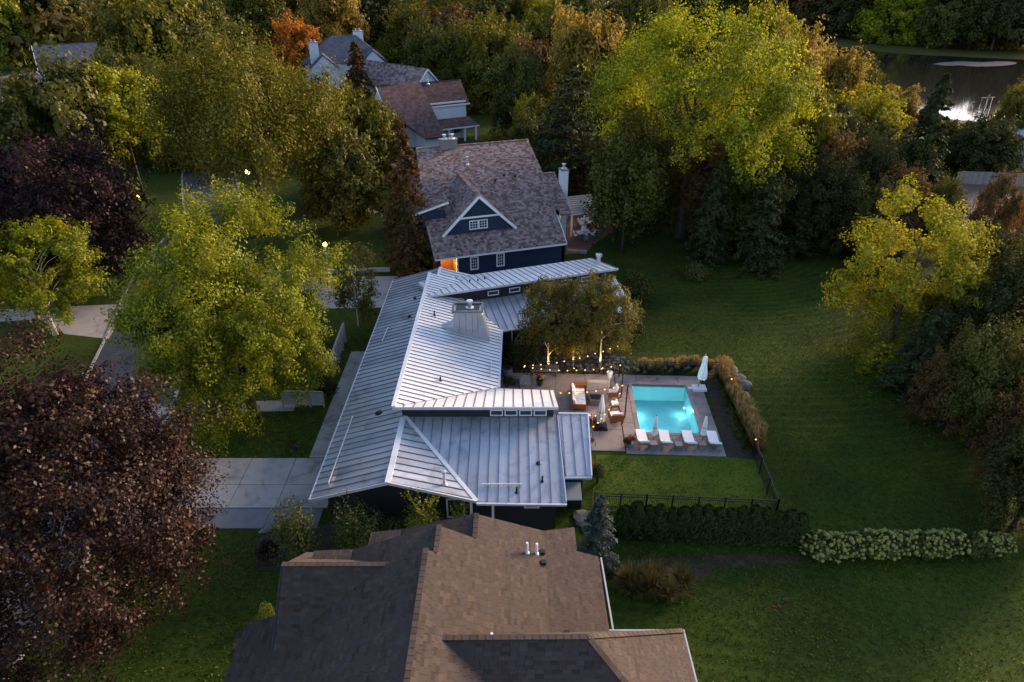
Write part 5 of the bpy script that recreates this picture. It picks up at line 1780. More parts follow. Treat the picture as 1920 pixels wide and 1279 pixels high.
# individual shrubs
def bush(name, label, px, pb, ptop, wpx, leaf, seed, n=4200, size=.13, tall=False):
    p, h, w = survey(px, pb, ptop, wpx)
    r = np.random.default_rng(seed)
    V = leaf_blob(r, n, w / 2 * .85, w / 2 * .8, h * .62, h * .36, size, nsub=46)
    if tall:
        k = 30
        for j in range(k):
            a = r.uniform(0, 6.28)
            c = np.array([math.cos(a) * w * .3 * r.random(), math.sin(a) * w * .3 * r.random(), h * r.uniform(.7, .95)])
            q = np.linspace(0, 1, 14)[:, None] * np.array([[math.cos(a) * .25, math.sin(a) * .25, .55]]) * r.uniform(.7, 1.3)
            V = np.concatenate([V, kites(r, c + q + r.normal(scale=.04, size=q.shape), unit(r, 14), size)])
    return shrub(name, label, 'shrub', shrub_mesh(V, leaf), p, stem=stems(h * .8, random.Random(seed), 5, spread=w * .2))
bush('leafy_shrub', 'tall grey-green shrub at the end of the driveway apron', 552, 1052, 948, 115, 'shrub', 1001, tall=True)
bush('leafy_shrub', 'feathery grey-green shrub against the dark gable wall', 668, 1035, 945, 125, 'shrub', 1002, tall=True)
bush('yellow_shrub', 'bright lime shrub in front of the dark gable wall', 792, 1022, 928, 92, 'shrub_yellow', 1003, 2600, .12, tall=True)
bush('yellow_shrub', 'small lime shrub under the gable corner', 862, 1012, 950, 42, 'shrub_yellow', 1004, 1300, .10, tall=True)
bush('brown_shrub', 'brownish low shrub between the grey-green and lime shrubs', 735, 1030, 965, 70, 'green', 1005, 2200, .12)
bush('round_shrub', 'round dark shrub beyond the far wing end', 1195, 560, 508, 85, 'green', 1006, 4200, .22)
bush('lawn_edge_shrub', 'low flowering shrub at the far edge of the back lawn', 1303, 522, 492, 70, 'shrub', 1007, 2500, .2)
bush('corner_shrub', 'dark shrub at the corner of the far wing', 1190, 645, 585, 42, 'darkgreen', 1008, 2400, .16)
bush('courtyard_shrub', 'dark shrub in the courtyard behind the birches', 985, 690, 628, 95, 'darkgreen', 1009, 4000, .15)
bush('courtyard_shrub', 'dark spreading shrub left of the courtyard birches', 952, 672, 635, 60, 'darkpurple', 1010, 2400, .15)
bush('house_shrub', 'green shrub at the corner of the near wing by the fenced lawn', 1122, 905, 858, 32, 'shrub', 1011, 1800, .1)
bush('red_shrub', 'small red leaved shrub at the near wing corner', 1108, 880, 862, 22, 'orange', 1012, 800, .09)
bush('barberry_shrub', 'dark red shrub at the left foot of the driveway shrub', 500, 1045, 1012, 55, 'purple', 1013, 1800, .11)
bush('walk_shrub', 'dark shrub below the glass screen beside the walk', 612, 745, 700, 50, 'darkgreen', 1014, 2400, .14)
bush('rock_bed_shrub', 'small yellowing shrub beside the brown roof at lower left', 500, 1165, 1128, 40, 'shrub_yellow', 1015, 1200, .08)
bush('patio_shrub', 'small green bush beside the air conditioner', 955, 722, 706, 34, 'green', 1016, 1200, .1)

# ------------------------------------------------------------------ boulders
def boulder(label, px, py, rad, seed, sq=(1.2, .9, .6), group=None):
    p = at(px, py)
    q = random.Random(seed)
    m = MB()
    m.ball((0, 0, rad * sq[2] * .55), rad, 9, 7, sq=sq, jit=.13, rng=q)
    o = m.build('boulder', M['stone'])
    o.location = p
    o.rotation_euler = (0, 0, q.uniform(0, 6))
    tag(o, label, 'boulder', group)
boulder('largest grey boulder outside the side fence near the far corner', 1392, 727, .62, 1, group='boulders by the pool fence')
boulder('pale flat boulder just outside the side fence', 1384, 712, .5, 2, group='boulders by the pool fence')
boulder('lowest small boulder outside the side fence', 1396, 745, .42, 3, group='boulders by the pool fence')
boulder('dark boulder at the fence corner beside the golden grass', 1372, 698, .55, 4, group='boulders by the pool fence')
boulder('tan stone at the bottom left beside the brown roof, upper one', 450, 1222, .22, 5, group='edging stones')
boulder('tan stone at the bottom left beside the brown roof, lower one', 452, 1256, .24, 6, group='edging stones')
boulder('tan stone at the bottom left beside the brown roof, lowest one', 449, 1274, .2, 7, group='edging stones')
boulder('flat pale stepping rock behind the blue spruce', 1098, 975, .75, 8, (1.1, 1.0, .25))
boulder('small pale rock beside the stepping rock', 1103, 992, .42, 9, (1.1, 1.0, .3))
boulder('pink edging rock at the driveway shrub', 500, 995, .4, 10, (.5, 1.2, .3))
def rubble():
    m = MB()
    q = random.Random(55)
    for k in range(240):
        x, y = q.uniform(0.5, 10.2), q.uniform(46.9, 49.3)
        m.ball((x, y, .06), q.uniform(.07, .2), 6, 4, sq=(1, .8, .6), jit=.2, rng=q)
    o = m.build('river_rock', M['stone'])
    tag(o, 'bed of grey river rock around the courtyard birches', 'rocks', kind='stuff')
rubble()

# ------------------------------------------------------------------ pool fence: one thing for each straight run
FH = 1.35
def fence(label, a, b, n):
    a, b = Vector((a.x, a.y, 0)), Vector((b.x, b.y, 0))
    t = thing('pool_fence', label, 'fence', a, group='black metal pool fence')
    d = b - a
    L = d.length
    u = d / L
    for k in range(n + 1):
        p = u * (L * k / n)
        m = MB()
        m.box(p, (.07, .07, FH + .05))
        m.box(p + Vector((0, 0, FH + .05)), (.09, .09, .03))
        m.build('post', M['black'], t)
    for z in (.12, FH - .22, FH - .02):
        m = MB()
        m.beam(Vector((0, 0, z)), u * L + Vector((0, 0, z)), .04, .04)
        m.build('rail', M['black'], t)
    m = MB()
    k = .11
    while k < L:
        p = u * k
        m.box(p + Vector((0, 0, .1)), (.018, .018, FH - .12))
        k += .11
    m.build('pickets', M['black'], t)['kind'] = 'stuff'
    return t
fnl, fnr, ffr, ffl = at(1116, 924, FH), at(1461, 938, FH), at(1360, 680, FH), at(946, 674, FH)
fence('black metal fence along the near side of the pool lawn', fnl, fnr, 7)
fence('black metal fence along the right side of the pool', fnr, ffr, 8)
fence('black metal fence along the far side of the pool', ffr, ffl, 11)
# small lamps on the side fence
for i, (px, py) in enumerate(((1372, 711), (1393, 762), (1417, 824))):
    p = at(px, py, FH)
    m = MB()
    m.ball((0, 0, 0), .06, 8, 6)
    o = m.build('fence_lamp', M['bulb'])
    o.location = p
    tag(o, 'tiny warm lamp on the side fence, ' + ('farthest', 'middle', 'nearest')[i] + ' one', 'lamp', 'fence lamps')

# wooden board fence far right
wf = thing('board_fence', 'grey wooden board fence in front of the white shed', 'fence', at(1790, 345))
o = at(1790, 345)
a, b = Vector((0, 0, 0)), at(1990, 352) - o
L = b.length
u = b / L
k = 0
while k < L:
    m = MB()
    m.beam(u * (k + .12) + Vector((0, 0, .05)), u * (k + .12) + Vector((0, 0, 1.9 + rr.uniform(-.05, .05))), .22, .03, up=(u.y, -u.x, 0))
    m.build('board', M['greywood'], wf)
    k += .25
m = MB()
m.beam(Vector((0, .05, 1.5)), b + Vector((0, .05, 1.5)), .05, .1)
m.build('rail', M['greywood'], wf)

# glass panelled screens beside the walk
def screen(label, a, b, h, n):
    a, b = Vector(a), Vector(b)
    t = thing('garden_screen', label, 'screen', a)
    d = b - a
    for k in range(n + 1):
        p = d * (k / n)
        m = MB()
        m.box(p, (.11, .11, h))
        m.build('post', M['greywood'], t)
    m = MB()
    m.beam(Vector((0, 0, h + .03)), d + Vector((0, 0, h + .03)), .16, .07)
    m.build('top_rail', M['greywood'], t)
    for k in range(n):
        p, q = d * ((k + .08) / n), d * ((k + .92) / n)
        m = MB()
        m.beam(p + Vector((0, 0, h * .52)), q + Vector((0, 0, h * .52)), .03, h * .8)
        m.build('panel', M['frost'], t)
screen('grey framed frosted glass screen running along the side walk', (-14.35, 45.9, 0), (-14.55, 51.8, 0), 1.9, 4)
screen('low grey panel screen crossing the lawn to the side walk', (-17.2, 42.1, 0), (-14.1, 42.0, 0), 1.35, 3)

# ------------------------------------------------------------------ loungers, side tables, parasols
def make_lounger():
    t = thing('sun_lounger', '', 'lounger', (0, 0, 0), 0, 'sun loungers beside the pool')
    m = MB()                                     # head end towards -y
    for x in (-.33, .33):
        m.beam((x, -1.0, .27), (x, .98, .27), .06, .07)
    for y in (-.55, 0.0, .5, .95):
        m.beam((-.33, y, .27), (.33, y, .27), .05, .05)
    m.build('frame', M['greywood'], t)
    for x in (-.33, .33):
        for y in (-.85, .85):
            m = MB()
            m.box((x, y, 0), (.07, .07, .25))
            m.build('leg', M['greywood'], t)
    m = MB()
    for x in (-.3, .3):
        m.beam((x, -.3, .31), (x, -1.02, .78), .05, .05)
    for k in range(6):
        s = k / 5
        m.beam((-.3, -.35 - .64 * s, .33 + .42 * s), (.3, -.35 - .64 * s, .33 + .42 * s), .07, .02)
    m.build('backrest', M['greywood'], t)
    m = MB()
    prof = [(.98, .31), (.3, .31), (-.28, .31), (-.66, .56), (-1.03, .82)]
    for (y0, z0), (y1, z1) in zip(prof[:-1], prof[1:]):
        d = Vector((0, y1 - y0, z1 - z0)).normalized()
        n = Vector((0, -d.z, d.y)) * -.11
        if n.z < 0:
            n = -n
        p0, p1 = Vector((0, y0, z0)), Vector((0, y1, z1))
        X = Vector((.34, 0, 0))
        m.hexa([p0 - X, p0 + X, p1 + X, p1 - X, p0 - X + n, p0 + X + n, p1 + X + n, p1 - X + n])
    m.build('cushion', M['fabric'], t)
    return t
lg = make_lounger()
LP = [(1203, 831), (1245.5, 832), (1290, 833), (1336, 834)]
for i, (px, py) in enumerate(LP):
    o = lg if i == 0 else copy_tree(lg)
    p = at(px, py)
    o.location = (p.x, p.y, .057)
    o.rotation_euler = (0, 0, PA + R((2, -1, 1, -2)[i]))
    o['label'] = 'white cushioned sun lounger at the near pool edge, ' + ('leftmost', 'second from the left', 'third from the left', 'rightmost')[i] + ' of four'

def side_table():
    t = thing('side_table', '', 'table', (0, 0, 0), 0, 'side tables between the loungers')
    m = MB()
    m.box((0, 0, .40), (.5, .5, .06))
    m.build('top', M['greywood'], t)
    m = MB()
    m.box((0, 0, 0), (.44, .44, .40))
    m.build('base', M['greywood'], t)
    return t
st_ = side_table()
for i, (px, py) in enumerate(((1224, 841), (1271, 843), (1315, 842))):
    o = st_ if i == 0 else copy_tree(st_)
    p = at(px, py)
    o.location = (p.x, p.y, .057)
    o.rotation_euler = (0, 0, PA)
    o['label'] = 'square grey side table between loungers, ' + ('left', 'middle', 'right')[i] + ' one of three'

def folded_canopy(m, c, z0, z1, r0, r1, seed, n=16):
    q = random.Random(seed)
    b = len(m.v)
    rings = 9
    for i in range(rings):
        t = i / (rings - 1)
        rr_ = (r0 * (1 - t) ** .8 + r1 * t) * (1 + .25 * math.sin(t * 7 + seed) * .4)
        for k in range(n):
            a = 6.283 * k / n
            f = 1 + (.32 if k % 2 else -.28) * (1 - t * .6)
            m.v.append((c[0] + rr_ * f * math.cos(a + t * .5), c[1] + rr_ * f * math.sin(a + t * .5), z0 + (z1 - z0) * t + q.uniform(-.015, .015)))
            
    for i in range(rings - 1):
        for k in range(n):
            k2 = (k + 1) % n
            m.f.append((b + i * n + k, b + i * n + k2, b + (i + 1) * n + k2, b + (i + 1) * n + k))
            m.m.append(0)
    m.f.append(tuple(b + (rings - 1) * n + k for k in range(n)))
    m.m.append(0)

def parasol(label, loc, h, z0, r0, pole_mat, base='disc', seed=1, tie=True, r1=.05):
    t = thing('closed_parasol', label, 'parasol', loc, group='closed parasols')
    m = MB()
    m.tube([(0, 0, .05), (0, 0, h)], .03, 8)
    m.build('pole', pole_mat, t)
    m = MB()
    folded_canopy(m, (0, 0), z0, h - .06, r0, r1, seed)
    m.build('canopy', M['fabric'], t)
    m = MB()
    m.ball((0, 0, h), .045, 8, 6)
    m.build('finial', M['black'], t)
    if tie:
        m = MB()
        zt = z0 + (h - z0) * .35
        m.lathe((0, 0, zt), [(r0 * .85, 0), (r0 * .85, .06)], 12)
        m.build('tie', M['greywood'], t)
    m = MB()
    if base == 'disc':
        m.lathe((0, 0, 0), [(.26, 0), (.26, .05), (.06, .08), (.05, .3)], 14)
        m.build('base', M['dark_concrete'], t)
    elif base == 'block':
        m.box((0, 0, 0), (.95, .95, .16))
        m.box((0, 0, .16), (.7, .7, .08))
        m.build('base', M['black'], t)
    return t
p = at(1224, 836)
parasol('slim closed white parasol between the first two loungers', (p.x, p.y, .057), 2.55, .95, .17, M['wood'], seed=2)
p = at(1315, 836)
parasol('slim closed white parasol between the last two loungers', (p.x, p.y, .057), 2.55, .95, .17, M['wood'], seed=3)
p = at(1125, 802)
parasol('closed cream parasol on a black square base by the fireplace seats', (p.x, p.y, .057), 2.9, .55, .27, M['greywood'], 'block', seed=4)
# big cantilever parasol in the far right corner of the deck
p = at(1309, 731)
t = thing('cantilever_parasol', 'large closed white cantilever parasol on a white base at the deck corner', 'parasol', (p.x, p.y, .057))
m = MB()
m.box((.05, 0, 0), (1.05, .75, .20))
m.box((-.62, .05, .02), (.3, .22, .1))
m.build('base', M['white'], t)
m = MB()
m.tube([(0, .1, .15), (.05, .1, 1.3), (.16, .1, 3.1)], .055, 8)
m.build('mast', M['greywood'], t)
m = MB()
folded_canopy(m, (.12, -.1), 1.05, 2.95, .27, .15, 6)
m.ball((.12, -.1, 2.95), .17, 10, 6, sq=(1, 1, .8))
m.build('canopy', M['fabric'], t)
m = MB()
m.beam((.16, .1, 3.05), (.12, -.1, 3.3), .08, .08)
m.build('arm', M['greywood'], t)

# ------------------------------------------------------------------ seats round the outdoor fireplace
def seat(name, label, loc, rz, w, d, cush=1, group=None, arm=True, ot=False, wood='wood'):
    """wooden framed seat: back at -x, front towards +x, width along y"""
    t = thing(name, label, 'ottoman' if ot else ('sofa' if w > 1.4 else 'chair'), loc, rz, group)
    m = MB()
    m.box((0, 0, .2), (d, w, .13))
    m.build('seat_frame', M[wood], t)
    for x in (-d / 2 + .05, d / 2 - .05):
        for y in (-w / 2 + .05, w / 2 - .05):
            m = MB()
            m.box((x, y, 0), (.07, .07, .2))
            m.build('leg', M[wood], t)
    if not ot:
        m = MB()
        m.hexa([(-d / 2 - .02, -w / 2, .2), (-d / 2 + .06, -w / 2, .2), (-d / 2 + .06, w / 2, .2), (-d / 2 - .02, w / 2, .2), (-d / 2 - .16, -w / 2, .82), (-d / 2 - .08, -w / 2, .82), (-d / 2 - .08, w / 2, .82), (-d / 2 - .16, w / 2, .82)])
        m.build('backrest', M[wood], t)
        if arm:
            for s in (-1, 1):
                m = MB()
                m.box((0, s * (w / 2 - .03), .33), (d, .07, .27))
                m.build('armrest', M[wood], t)
    k = cush
    for i in range(k):
        y = -w / 2 + .08 + (w - .16) * (i + .5) / k
        m = MB()
        cw = (w - .16) / k - .02
        m.hexa([(-d / 2 + .08, y - cw / 2, .335), (d / 2, y - cw / 2, .335), (d / 2, y + cw / 2, .335), (-d / 2 + .08, y + cw / 2, .335),
                (-d / 2 + .10, y - cw / 2 + .02, .49), (d / 2 - .02, y - cw / 2 + .02, .47), (d / 2 - .02, y + cw / 2 - .02, .47), (-d / 2 + .10, y + cw / 2 - .02, .49)])
        m.build('cushion', M['fabric'], t)
        if not ot:
            m = MB()
            m.hexa([(-d / 2 + .07, y - cw / 2, .49), (-d / 2 + .25, y - cw / 2, .49), (-d / 2 + .25, y + cw / 2, .49), (-d / 2 + .07, y + cw / 2, .49),
                    (-d / 2 - .06, y - cw / 2 + .03, .95), (-d / 2 + .09, y - cw / 2 + .03, .92), (-d / 2 + .09, y + cw / 2 - .03, .92), (-d / 2 - .06, y + cw / 2 - .03, .95)])
            m.build('back_cushion', M['fabric'], t)
    return t
zf = .057
p = at(1085, 754)
seat('patio_sofa', 'long wooden patio sofa with white cushions left of the outdoor fireplace', (p.x, p.y, zf), R(-2), 2.5, .95, 3)
p = at(1154, 789)
seat('patio_armchair', 'wooden armchair with white cushion nearest the pool', (p.x, p.y, zf), R(96), .95, .9, 1, 'patio armchairs')
p = at(1097, 793)
seat('patio_armchair', 'wooden armchair with white cushion partly hidden by the near roof edge', (p.x, p.y, zf), R(84), .95, .9, 1, 'patio armchairs')
p = at(1146, 744)
seat('patio_armchair', 'wooden armchair behind the outdoor fireplace on its right', (p.x, p.y, zf), R(182), .9, .85, 1, 'patio armchairs')
p = at(1151, 765)
seat('patio_ottoman', 'small wooden ottoman with cream cushion beside the fireplace', (p.x, p.y, zf), R(4), .62, .62, 1, ot=True)
p = at(1120, 793)
seat('folding_chair', 'small dark wooden chair behind the cream parasol', (p.x, p.y, zf), R(100), .55, .55, 1, arm=False)
p = at(1090, 733)
t = thing('wooden_console', 'long low wooden console behind the patio sofa', 'table', (p.x, p.y, zf))
m = MB()
m.box((0, 0, .55), (1.5, .45, .06))
m.build('top', M['wood'], t)
m = MB()
m.box((0, .02, .04), (1.4, .36, .5))
m.build('cabinet', M['wood'], t)
# metal bistro chair at the patio edge
p = at(1108, 836)
t = thing('bistro_chair', 'thin black metal chair at the patio edge below the parasol', 'chair', (p.x, p.y, zf), R(20))
for x, y in ((-.2, -.2), (.2, -.2), (-.2, .2), (.2, .2)):
    m = MB()
    m.tube([(x * 1.1, y * 1.1, 0), (x, y, .45)], .018, 6)
    m.build('leg', M['black'], t)
m = MB()
m.lathe((0, 0, .45), [(.23, 0), (.23, .03)], 12)
m.build('seat', M['black'], t)
m = MB()
m.tube([(-.2, .2, .45), (-.2, .27, .9), (0, .29, .97), (.2, .27, .9), (.2, .2, .45)], .018, 6)
m.tube([(0, .22, .47), (0, .29, .97)], .012, 6)
m.build('backrest', M['black'], t)
# fireplace
p = at(1119, 752)
t = thing('outdoor_fireplace', 'pale concrete outdoor fireplace with a broad back slab on the patio', 'fireplace', (p.x, p.y, zf), R(-2))
m = MB()
m.hexa([(-.8, .1, 0), (.85, .1, 0), (.85, .75, 0), (-.8, .75, 0), (-.78, .2, 1.5), (.83, .2, 1.5), (.83, .6, 1.5), (-.78, .6, 1.5)])
m.build('back_slab', M['concrete'], t)
m = MB()
m.box((-.15, -.35, 0), (.95, .82, .55))
m.build('hearth', M['stone'], t)
m = MB()
m.box((-.15, -.37, .55), (.8, .62, .03))
m.box((-.15, -.37, .58), (.62, .46, .02))
m.build('fire_pan', M['black'], t)
# white planter on a tall stand
p = at(1139, 752) + Vector((.1, .5, 0))
t = thing('white_planter', 'white cone shaped planter on a tall white stand behind the fireplace', 'planter', (p.x, p.y, zf))
m = MB()
m.tube([(0, 0, 0), (0, 0, 1.75)], .035, 8)
m.lathe((0, 0, 0), [(.2, 0), (.18, .04), (.04, .06)], 12)
m.build('stand', M['white'], t)
m = MB()
m.lathe((0, 0, 1.75), [(.12, 0), (.24, .5), (.2, .48)], 14)
m.build('pot', M['white'], t)
m = MB()
for k in range(5):
    m.beam((0, 0, 2.2), (.12 * math.cos(k * 1.3) - .1, .12 * math.sin(k * 1.3), 2.6), .03, .01)
m.build('sprout', G['shrub_yellow'], t)

def pot(name, label, px, py, r_, h, leaf, n, fl=None, rad=.35, seed=1, mat='terracotta', z=.057):
    p = at(px, py)
    t = thing(name, label, 'planter', (p.x, p.y, z))
    m = MB()
    m.lathe((0, 0, 0), [(r_ * .7, 0), (r_, h * .8), (r_ * 1.08, h), (r_ * .9, h - .02)], 14)
    m.build('pot', M[mat], t)
    r2 = np.random.default_rng(seed)
    V = leaf_blob(r2, n, rad, rad, rad * .9, h + .1, .12, bottom=h * .6, nsub=12)
    link('plant', shrub_mesh(V, leaf), t)
    if fl:
        for k, (mt, dx, dz) in enumerate(fl):
            m = MB()
            q = random.Random(seed + k)
            for j in range(14):
                m.ball((dx + q.uniform(-.16, .16), q.uniform(-.2, .1), h + dz + q.uniform(-.12, .12)), .06, 6, 4)
            m.build('flowers', M[mt], t)['kind'] = 'stuff'
    return t
pot('flower_pot', 'dark pot of red and yellow flowers on the patio left', 1012, 723, .28, .5, 'shrub', 420, [('petal_red', -.12, .5), ('petal_yellow', .12, .22)], .3, 3)
pot('lounger_pot', 'pot with round leaved plant left of the first lounger', 1179, 838, .3, .38, 'darkgreen', 420, [('petal_red', 0, .3)], .46, 5, 'frost')
pot('lawn_pot', 'dark pot standing on the grass above the driveway', 551, 848, .28, .55, 'darkgreen', 500, None, .4, 7, z=0)
# bench
p = at(1021, 704)
t = thing('garden_bench', 'long weathered wooden bench below the lit birches', 'bench', (p.x, p.y, zf), R(-2))
m = MB()
m.box((0, 0, .42), (2.25, .45, .06))
m.build('seat', M['greywood'], t)
for x in (-.95, .95):
    m = MB()
    m.box((x, 0, 0), (.1, .4, .42))
    m.build('leg', M['greywood'], t)
m = MB()
m.box((0, .24, .46), (2.25, .05, .3))
m.build('backrest', M['greywood'], t)
# low concrete block by the patio
p = at(984, 722)
m = MB()
m.box((0, 0, 0), (.75, 1.3, .45))
m.box((0, 0, .45), (.8, 1.35, .06))
o = m.build('stone_block', M['concrete'])
o.location = p
tag(o, 'pale concrete block at the left end of the patio', 'block')
# air conditioner
p = at(951, 706)
t = thing('air_conditioner', 'round topped grey air conditioner beside the house wall', 'air conditioner', p)
m = MB()
m.lathe((0, 0, 0), [(.42, 0), (.42, .75), (.38, .8)], 16)
m.build('casing', M['dark_concrete'], t)
m = MB()
m.lathe((0, 0, .8), [(.34, 0), (.3, .03)], 16)
m.build('fan_grille', M['black'], t)

# ------------------------------------------------------------------ poles and string lights
def light_pole(label, px, py, h):
    p = at(px, py)
    t = thing('light_pole', label, 'pole', p, group='string light poles')
    m = MB()
    m.box((0, 0, 0), (.09, .09, h))
    m.build('shaft', M['black'], t)
    m = MB()
    m.box((0, 0, 0), (.3, .3, .04))
    m.build('base_plate', M['black'], t)
    m = MB()
    m.box((0, -.06, h), (.12, .2, .05))
    m.build('bracket', M['black'], t)
    return p, h
light_pole('tall black pole at the fence behind the patio', 1160, 707, 3.1)
light_pole('black pole between the patio and the pool, farther one', 1164, 746, 3.0)
light_pole('black pole between the patio and the pool, nearer one', 1171, 784, 2.9)
def string(label, pts, z, sag=.0, n_extra=0):
    W = [at(x, y, z) for x, y in pts]
    t = thing('string_lights', label, 'string lights', W[0], group='patio string lights')
    o = W[0]
    m = MB(o)
    m.tube([w + Vector((0, 0, .09)) for w in W], .012, 4)
    m.build('cable', M['black'], t)
    for w in W:
        m = MB(o)
        m.ball(w, .05, 8, 6)
        b = m.build('bulb', M['bulb'], t)
        m = MB(o)
        m.tube([w + Vector((0, 0, .05)), w + Vector((0, 0, .1))], .022, 6)
        m.build('socket', M['black'], b)
string('string of warm bulbs from the tall pole across the birches', [(1158, 649), (1144, 654), (1131, 659), (1116, 663), (1102, 668), (1087, 671.5), (1058, 677.5), (1044, 680), (1029, 682), (1014, 684), (999.5, 685), (984, 686)], 2.9)
string('string of warm bulbs above the bench and far patio edge', [(983, 688), (999, 690), (1015, 692), (1031, 693.5), (1048, 694.5), (1064, 695), (1081, 694.5), (1097, 694), (1113, 693), (1130, 690.5), (1146, 688), (1163, 685)], 2.3)
string('string of warm bulbs over the sofa and fireplace', [(1051, 737), (1067.5, 737), (1084, 736), (1101, 735.3), (1117.5, 733.4), (1134, 730.3), (1150.5, 727), (1167, 723)], 2.4)
string('string of warm bulbs sagging past the cream parasol', [(1162, 738), (1156, 749), (1149.5, 758), (1142, 768), (1134.5, 777), (1127.5, 785), (1121, 793), (1112.5, 800), (1104.5, 806)], 2.2)
for i, (x, y, e) in enumerate(((5.0, 45.4, 26), (6.5, 41.6, 26), (7.6, 38.5, 20))):
    ld = bpy.data.lights.new('string_glow', 'POINT')
    ld.energy = e
    ld.color = (1, .62, .25)
    ld.shadow_soft_size = .5
    lo = link('string_glow', ld)
    lo.location = (x, y, 2.5)

# ------------------------------------------------------------------ street and garden lamps, hoop, utility pole
p = at(614, 491)
t = thing('court_lamp', 'white lamp post with a glowing orange head beside the court', 'lamp post', p)
hh = height_at(p, 462)
m = MB()
m.tube([(0, 0, 0), (0, 0, hh * .45), (0, 0, hh)], [.14, .12, .09], 10)
m.build('post', M['white'], t)
m = MB()
m.tube([(0, 0, hh * .72), (-.35, 0, hh * .70), (-.75, -.1, hh * .62)], [.06, .06, .03], 6)
m.build('arm', M['white'], t)
m = MB()
m.ball((0, 0, hh + .2), .24, 12, 8)
m.build('globe', M['lamp'], t)
ld = bpy.data.lights.new('court_lamp_light', 'POINT')
ld.energy = 260
ld.color = (1, .55, .18)
ld.shadow_soft_size = .2
lo = link('court_lamp_light', ld, t)
lo.location = (0, -.1, hh + .55)
p = at(603, 541)
t = thing('basketball_hoop', 'basketball hoop with tan backboard on a black pole', 'basketball hoop', p)
hb = height_at(p, 497)
m = MB()
m.tube([(0, 0, 0), (0, 0, hb - .2)], .07, 8)
m.build('pole', M['black'], t)
m = MB()
m.beam((0, 0, hb - .25), (-.15, .5, hb - .1), .08, .08)
m.build('arm', M['black'], t)
m = MB()
m.box((-.15, .55, hb - .45), (1.55, .05, 1.0))
m.build('backboard', M['tan_board'], t)
m = MB()
for a, b in (((-.55, .51, hb - .3), (.25, .51, hb - .3)), ((-.55, .51, hb + .2), (.25, .51, hb + .2)), ((-.55, .51, hb - .3), (-.55, .51, hb + .2)), ((.25, .51, hb - .3), (.25, .51, hb + .2))):
    m.beam(a, b, .05, .05)
for a, b in (((-.95, .51, hb - .47), (.65, .51, hb - .47)), ((-.95, .51, hb + .56), (.65, .51, hb + .56)), ((-.95, .51, hb - .47), (-.95, .51, hb + .56)), ((.65, .51, hb - .47), (.65, .51, hb + .56))):
    m.beam(a, b, .06, .06)
m.build('board_frame', M['black'], t)
m = MB()
m.tube([(-.15 + .23 * math.cos(k * .524), .25 + .23 * math.sin(k * .524), hb - .3) for k in range(13)], .02, 5)
m.build('rim', M['petal_red'], t)
def street_lamp(label, px, py, ptop, e, white=True):
    p = at(px, py)
    h = height_at(p, ptop)
    t = thing('street_lamp', label, 'lamp post', p)
    m = MB()
    m.tube([(0, 0, 0), (0, 0, .5), (0, 0, h - .3)], [.12, .06, .05], 8)
    m.build('post', M['black'], t)
    m = MB()
    m.ball((0, 0, h), .3, 12, 8, sq=(1, 1, 1.2))
    m.build('globe', M['lamp_white'], t)
    m = MB()
    m.lathe((0, 0, h + .34), [(.3, 0), (.05, .14)], 10)
    m.build('cap', M['black'], t)
    ld = bpy.data.lights.new('street_lamp_light', 'POINT')
    ld.energy = e
    ld.color = (1, .75, .4)
    ld.shadow_soft_size = .3
    lo = link('street_lamp_light', ld, t)
    lo.location = (0, -.5, h + .1)
street_lamp('black street lamp with round glowing globe under the willow', 478, 392, 322, 90)
street_lamp('small glowing garden lamp far left behind the trees', 165, 190, 149, 40)
for i, (px, py, lb) in enumerate(((261, 372, 'ground lamp shining on the trunk by the street'), (232, 300, 'small ground lamp glowing among the left trees'))):
    p = at(px, py)
    t = thing('garden_lamp', lb, 'lamp', p)
    m = MB()
    m.lathe((0, 0, 0), [(.06, 0), (.1, .25), (.08, .3)], 8)
    m.build('housing', M['black'], t)
    m = MB()
    m.ball((0, 0, .36), .22 if i == 0 else .16, 8, 6)
    m.build('lens', M['lamp'], t)
    ld = bpy.data.lights.new('garden_lamp_light', 'POINT')
    ld.energy = 60 if i == 0 else 25
    ld.color = (1, .6, .2)
    lo = link('garden_lamp_light', ld, t)
    lo.location = (.4, -.5, .7)
p = at(1822, 262)
t = thing('utility_pole', 'leaning wooden utility pole with wires near the pond', 'utility pole', p)
hu = height_at(p, 178)
m = MB()
m.tube([(0, 0, 0), (.5, 0, hu)], [.2, .13], 8)
m.build('pole', M['greywood'], t)
m = MB()
m.beam((-.7, 0, hu - .5), (1.6, 0, hu - .4), .12, .14)
m.build('cross_arm', M['greywood'], t)
for k, (dx, z) in enumerate(((-.6, hu - .4), (.4, hu - .3), (1.2, hu - .3))):
    m = MB()
    pts = []
    for j in range(9):
        s = j / 8
        pts.append((dx - 14 * s, -22 * s, z - 2.2 * math.sin(s * 3.14) - 5.5 * s))
    m.tube(pts, .022, 4)
    m.build('wire', M['black'], t)

